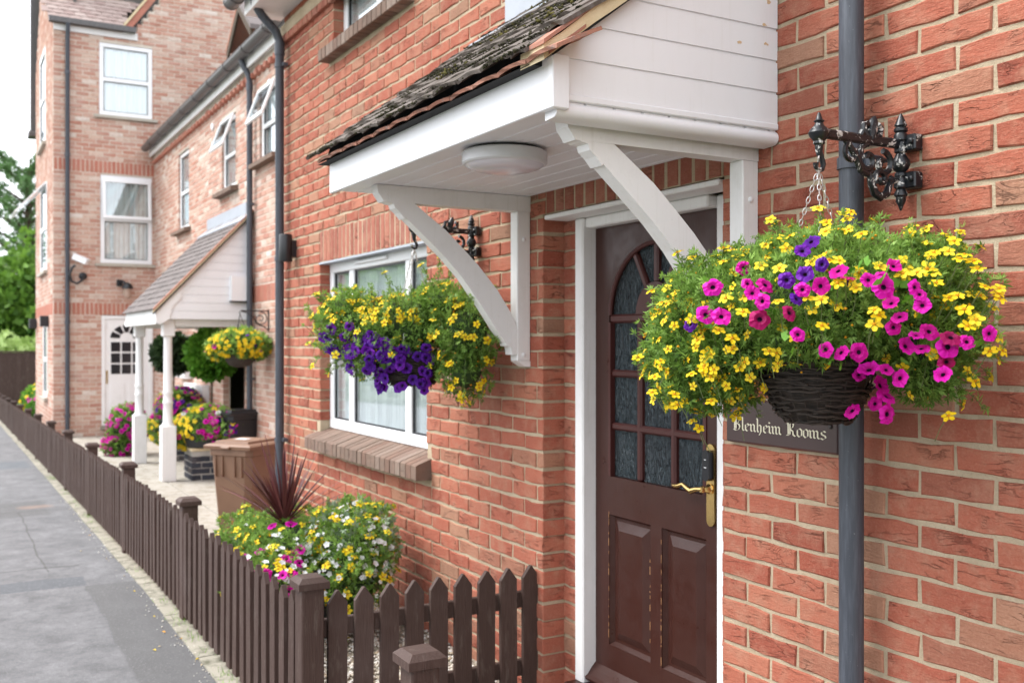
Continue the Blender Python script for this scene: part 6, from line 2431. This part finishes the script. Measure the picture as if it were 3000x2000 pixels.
# coach lantern above the white door
ln = thing('wall_lantern', 'black hooded wall lantern above the far white door', 'wall light', (AX, .46, 2.62))
MB().tube([(0, -.06, .10), (.10, -.05, .13), (.17, -.02, .11), (.19, .02, .06)], .025, 8).obj('arm', 'black_iron', ln, smooth=True)
MB().lathe([(.02, .10), (.07, .07), (.10, .01), (.10, -.01)], 14, (.19, .04, 0)).obj('hood', 'black_iron', ln, smooth=True)
MB().lathe([(.065, -.01), (.065, -.13), (.05, -.17), (.02, -.18)], 12, (.19, .04, 0)).obj('lamp_glass', 'lantern_glass', ln, smooth=True)
MB().bbox(0, .03, -.12, -.02, .04, .16, .006).obj('back_plate', 'black_iron', ln)

# ------------------------------------------------------------------ end of the street: board fence, flowers, trees
bf = thing('board_fence', 'tall dark brown board fence beyond the far house', 'fence', (-31.6, 1.2, -.55))
for k in range(46):
    y = -2.4 + .115 * k
    MB().bbox(-.012 + .008 * (k % 2), .012 + .008 * (k % 2), y, y + .118, 0, 1.90 + rng.uniform(-.004, .004), .003).obj('board', 'fence_paint', bf)
MB().bbox(-.04, .045, -2.42, 2.9, 1.905, 1.945, .004).obj('capping', 'fence_paint', bf)
for zc in (.4, 1.4):
    MB().bbox(-.06, -.02, -2.4, 2.9, zc, zc + .09, .004).obj('rail', 'fence_paint', bf)
bed = thing('flower_bed', 'yellow and magenta bedding flowers beyond the far house corner', 'flower bed', (-25.6, -.45, -.36))
LBd = [(0, 0, .55, .7, .35, .25, 1), (.75, .0, .38, .45, .3, .28, 1), (-.9, .1, .6, .5, .35, .25, 1)]
rb_ = np.random.default_rng(71)
core(bed, LBd, .8)
LBd = [(x, y, z + .08, a, b * 1.1, c * 1.2, w) for x, y, z, a, b, c, w in LBd]
P, Nn = sample_blobs(LBd, 1200, rb_, (.78, 1.06), .6)
sprigs(bed, P, Nn, rb_, .10, 'bright_leaf', 4, .22)
scatter_blooms(bed, LBd, 110, 'bidens_flower', BID, rb_, (2.2, 3.0), where=lambda p: 1 if p[0] < .45 else 0, face=(.5, -.2, 0))
scatter_blooms(bed, LBd, 60, 'petunia_flower', PET['magenta'], rb_, (1.4, 1.8), where=lambda p: 1 if p[0] > .35 else 0, face=(.5, -.2, 0))


def tree(loc, blobs, trunk_h, mat, label, n, L, seed, trunk_r=.25, conifer=False, group='trees at the end of the street'):
    t = thing('tree', label, 'tree', loc, group)
    r = np.random.default_rng(seed)
    rr_ = random.Random(seed)
    m = MB().tube([(0, 0, 0), (.1, .05, trunk_h * .4), (.0, .1, trunk_h * .75), (.05, 0, trunk_h)], [trunk_r, trunk_r * .8, trunk_r * .55, trunk_r * .3], 10)
    for b in blobs:
        m.tube([(0, .05, trunk_h * rr_.uniform(.3, .6)), ((b[0]) * .5, b[1] * .5, (trunk_h * .5 + b[2]) / 2 + .3), (b[0], b[1], b[2])], [trunk_r * .4, trunk_r * .25, trunk_r * .1], 7)
    m.obj('trunk', 'bark', t, smooth=True)
    P, Nn = sample_blobs(blobs, n, r, (.45, 1.08), .5)
    # clumps: pull leaves towards random centres so gaps open
    C_, _ = sample_blobs(blobs, max(12, n // 90), r, (.6, 1.0), .5)
    idx = r.integers(0, len(C_), n)
    P = P * .35 + (C_[idx] + r.normal(0, L * 2.0, (n, 3))) * .65
    o = sprigs(t, P, Nn, r, L, mat, 4, .30, 1.0, name='crown', broad=True)
    return t


tree((-37.5, -.2, -1), [(0, 0, 3.6, 2.0, 2.0, 1.9, 1), (.5, -1.6, 2.8, 1.5, 1.5, 1.6, 1), (.4, 1.9, 3.0, 1.8, 1.8, 2.0, 1), (-.4, .6, 5.4, 1.6, 1.6, 1.4, 1), (.6, -.4, 2.2, 1.4, 1.4, 1.1, 1)], 4.8, 'tree_leaf', 'broad green tree rising behind the tall board fence', 8000, .30, 91)
tree((-34.5, -1.0, -1), [(0, 0, 2.1, .9, .8, .7, 1), (.3, .7, 2.0, .7, .7, .5, 1)], 1.8, 'pale_leaf', 'pale yellow-green bush just above the board fence', 1500, .22, 92, .1)
cn = thing('conifer', 'sparse conifer with upswept branches behind the broad green tree', 'tree', (-42, .3, -1), 'trees at the end of the street')
MB().tube([(0, 0, 0), (0, 0, 6), (0, .1, 9.6)], [.3, .2, .03], 10).obj('trunk', 'bark', cn, smooth=True)
rc = np.random.default_rng(93)
brs, PP, NN = MB(), [], []
for i in range(46):
    z = 3.0 + 6.2 * i / 46
    az = i * 2.4
    Lb = 3.1 * (1 - (z - 3) / 8.2) + .35
    pts = []
    for k in range(7):
        u = k / 6
        pts.append((Lb * u * math.cos(az), Lb * u * math.sin(az), z + .55 * Lb * u + .1 * math.sin(u * 3)))
    brs.tube(pts, [.05 * (1 - k / 6) + .01 for k in range(7)], 5)
    for q in range(70):
        u = rc.random() ** .7
        k = min(5, int(u * 6))
        f = u * 6 - k
        p = np.array(pts[k]) * (1 - f) + np.array(pts[k + 1]) * f
        PP.append(p + rc.normal(0, .10, 3))
        NN.append(np.array([math.cos(az) * .6, math.sin(az) * .6, .5]) + rc.normal(0, .3, 3))
brs.obj('limbs', 'bark', cn, smooth=True)
NN = np.array(NN)
sprigs(cn, np.array(PP), NN / np.linalg.norm(NN, axis=1)[:, None], rc, .30, 'pine_leaf', 4, .12, 1.0, name='crown')

for i, (x, y, h) in enumerate(((-44, -17, 7.5), (-54, -19, 9.0), (-65, -22, 8.5))):
    tree((x, y, -1.1), [(0, 0, h * .62, 3.4, 3.4, h * .32, 1), (1.8, .8, h * .5, 2.4, 2.4, 2.0, 1), (-2.0, -.4, h * .52, 2.5, 2.5, 2.2, 1)], h * .6, 'tree_leaf',
         'tree across the road, %s of three mirrored in the window panes' % ('first', 'second', 'third')[i], 1800, .75, 120 + i, .3, group='trees across the road')
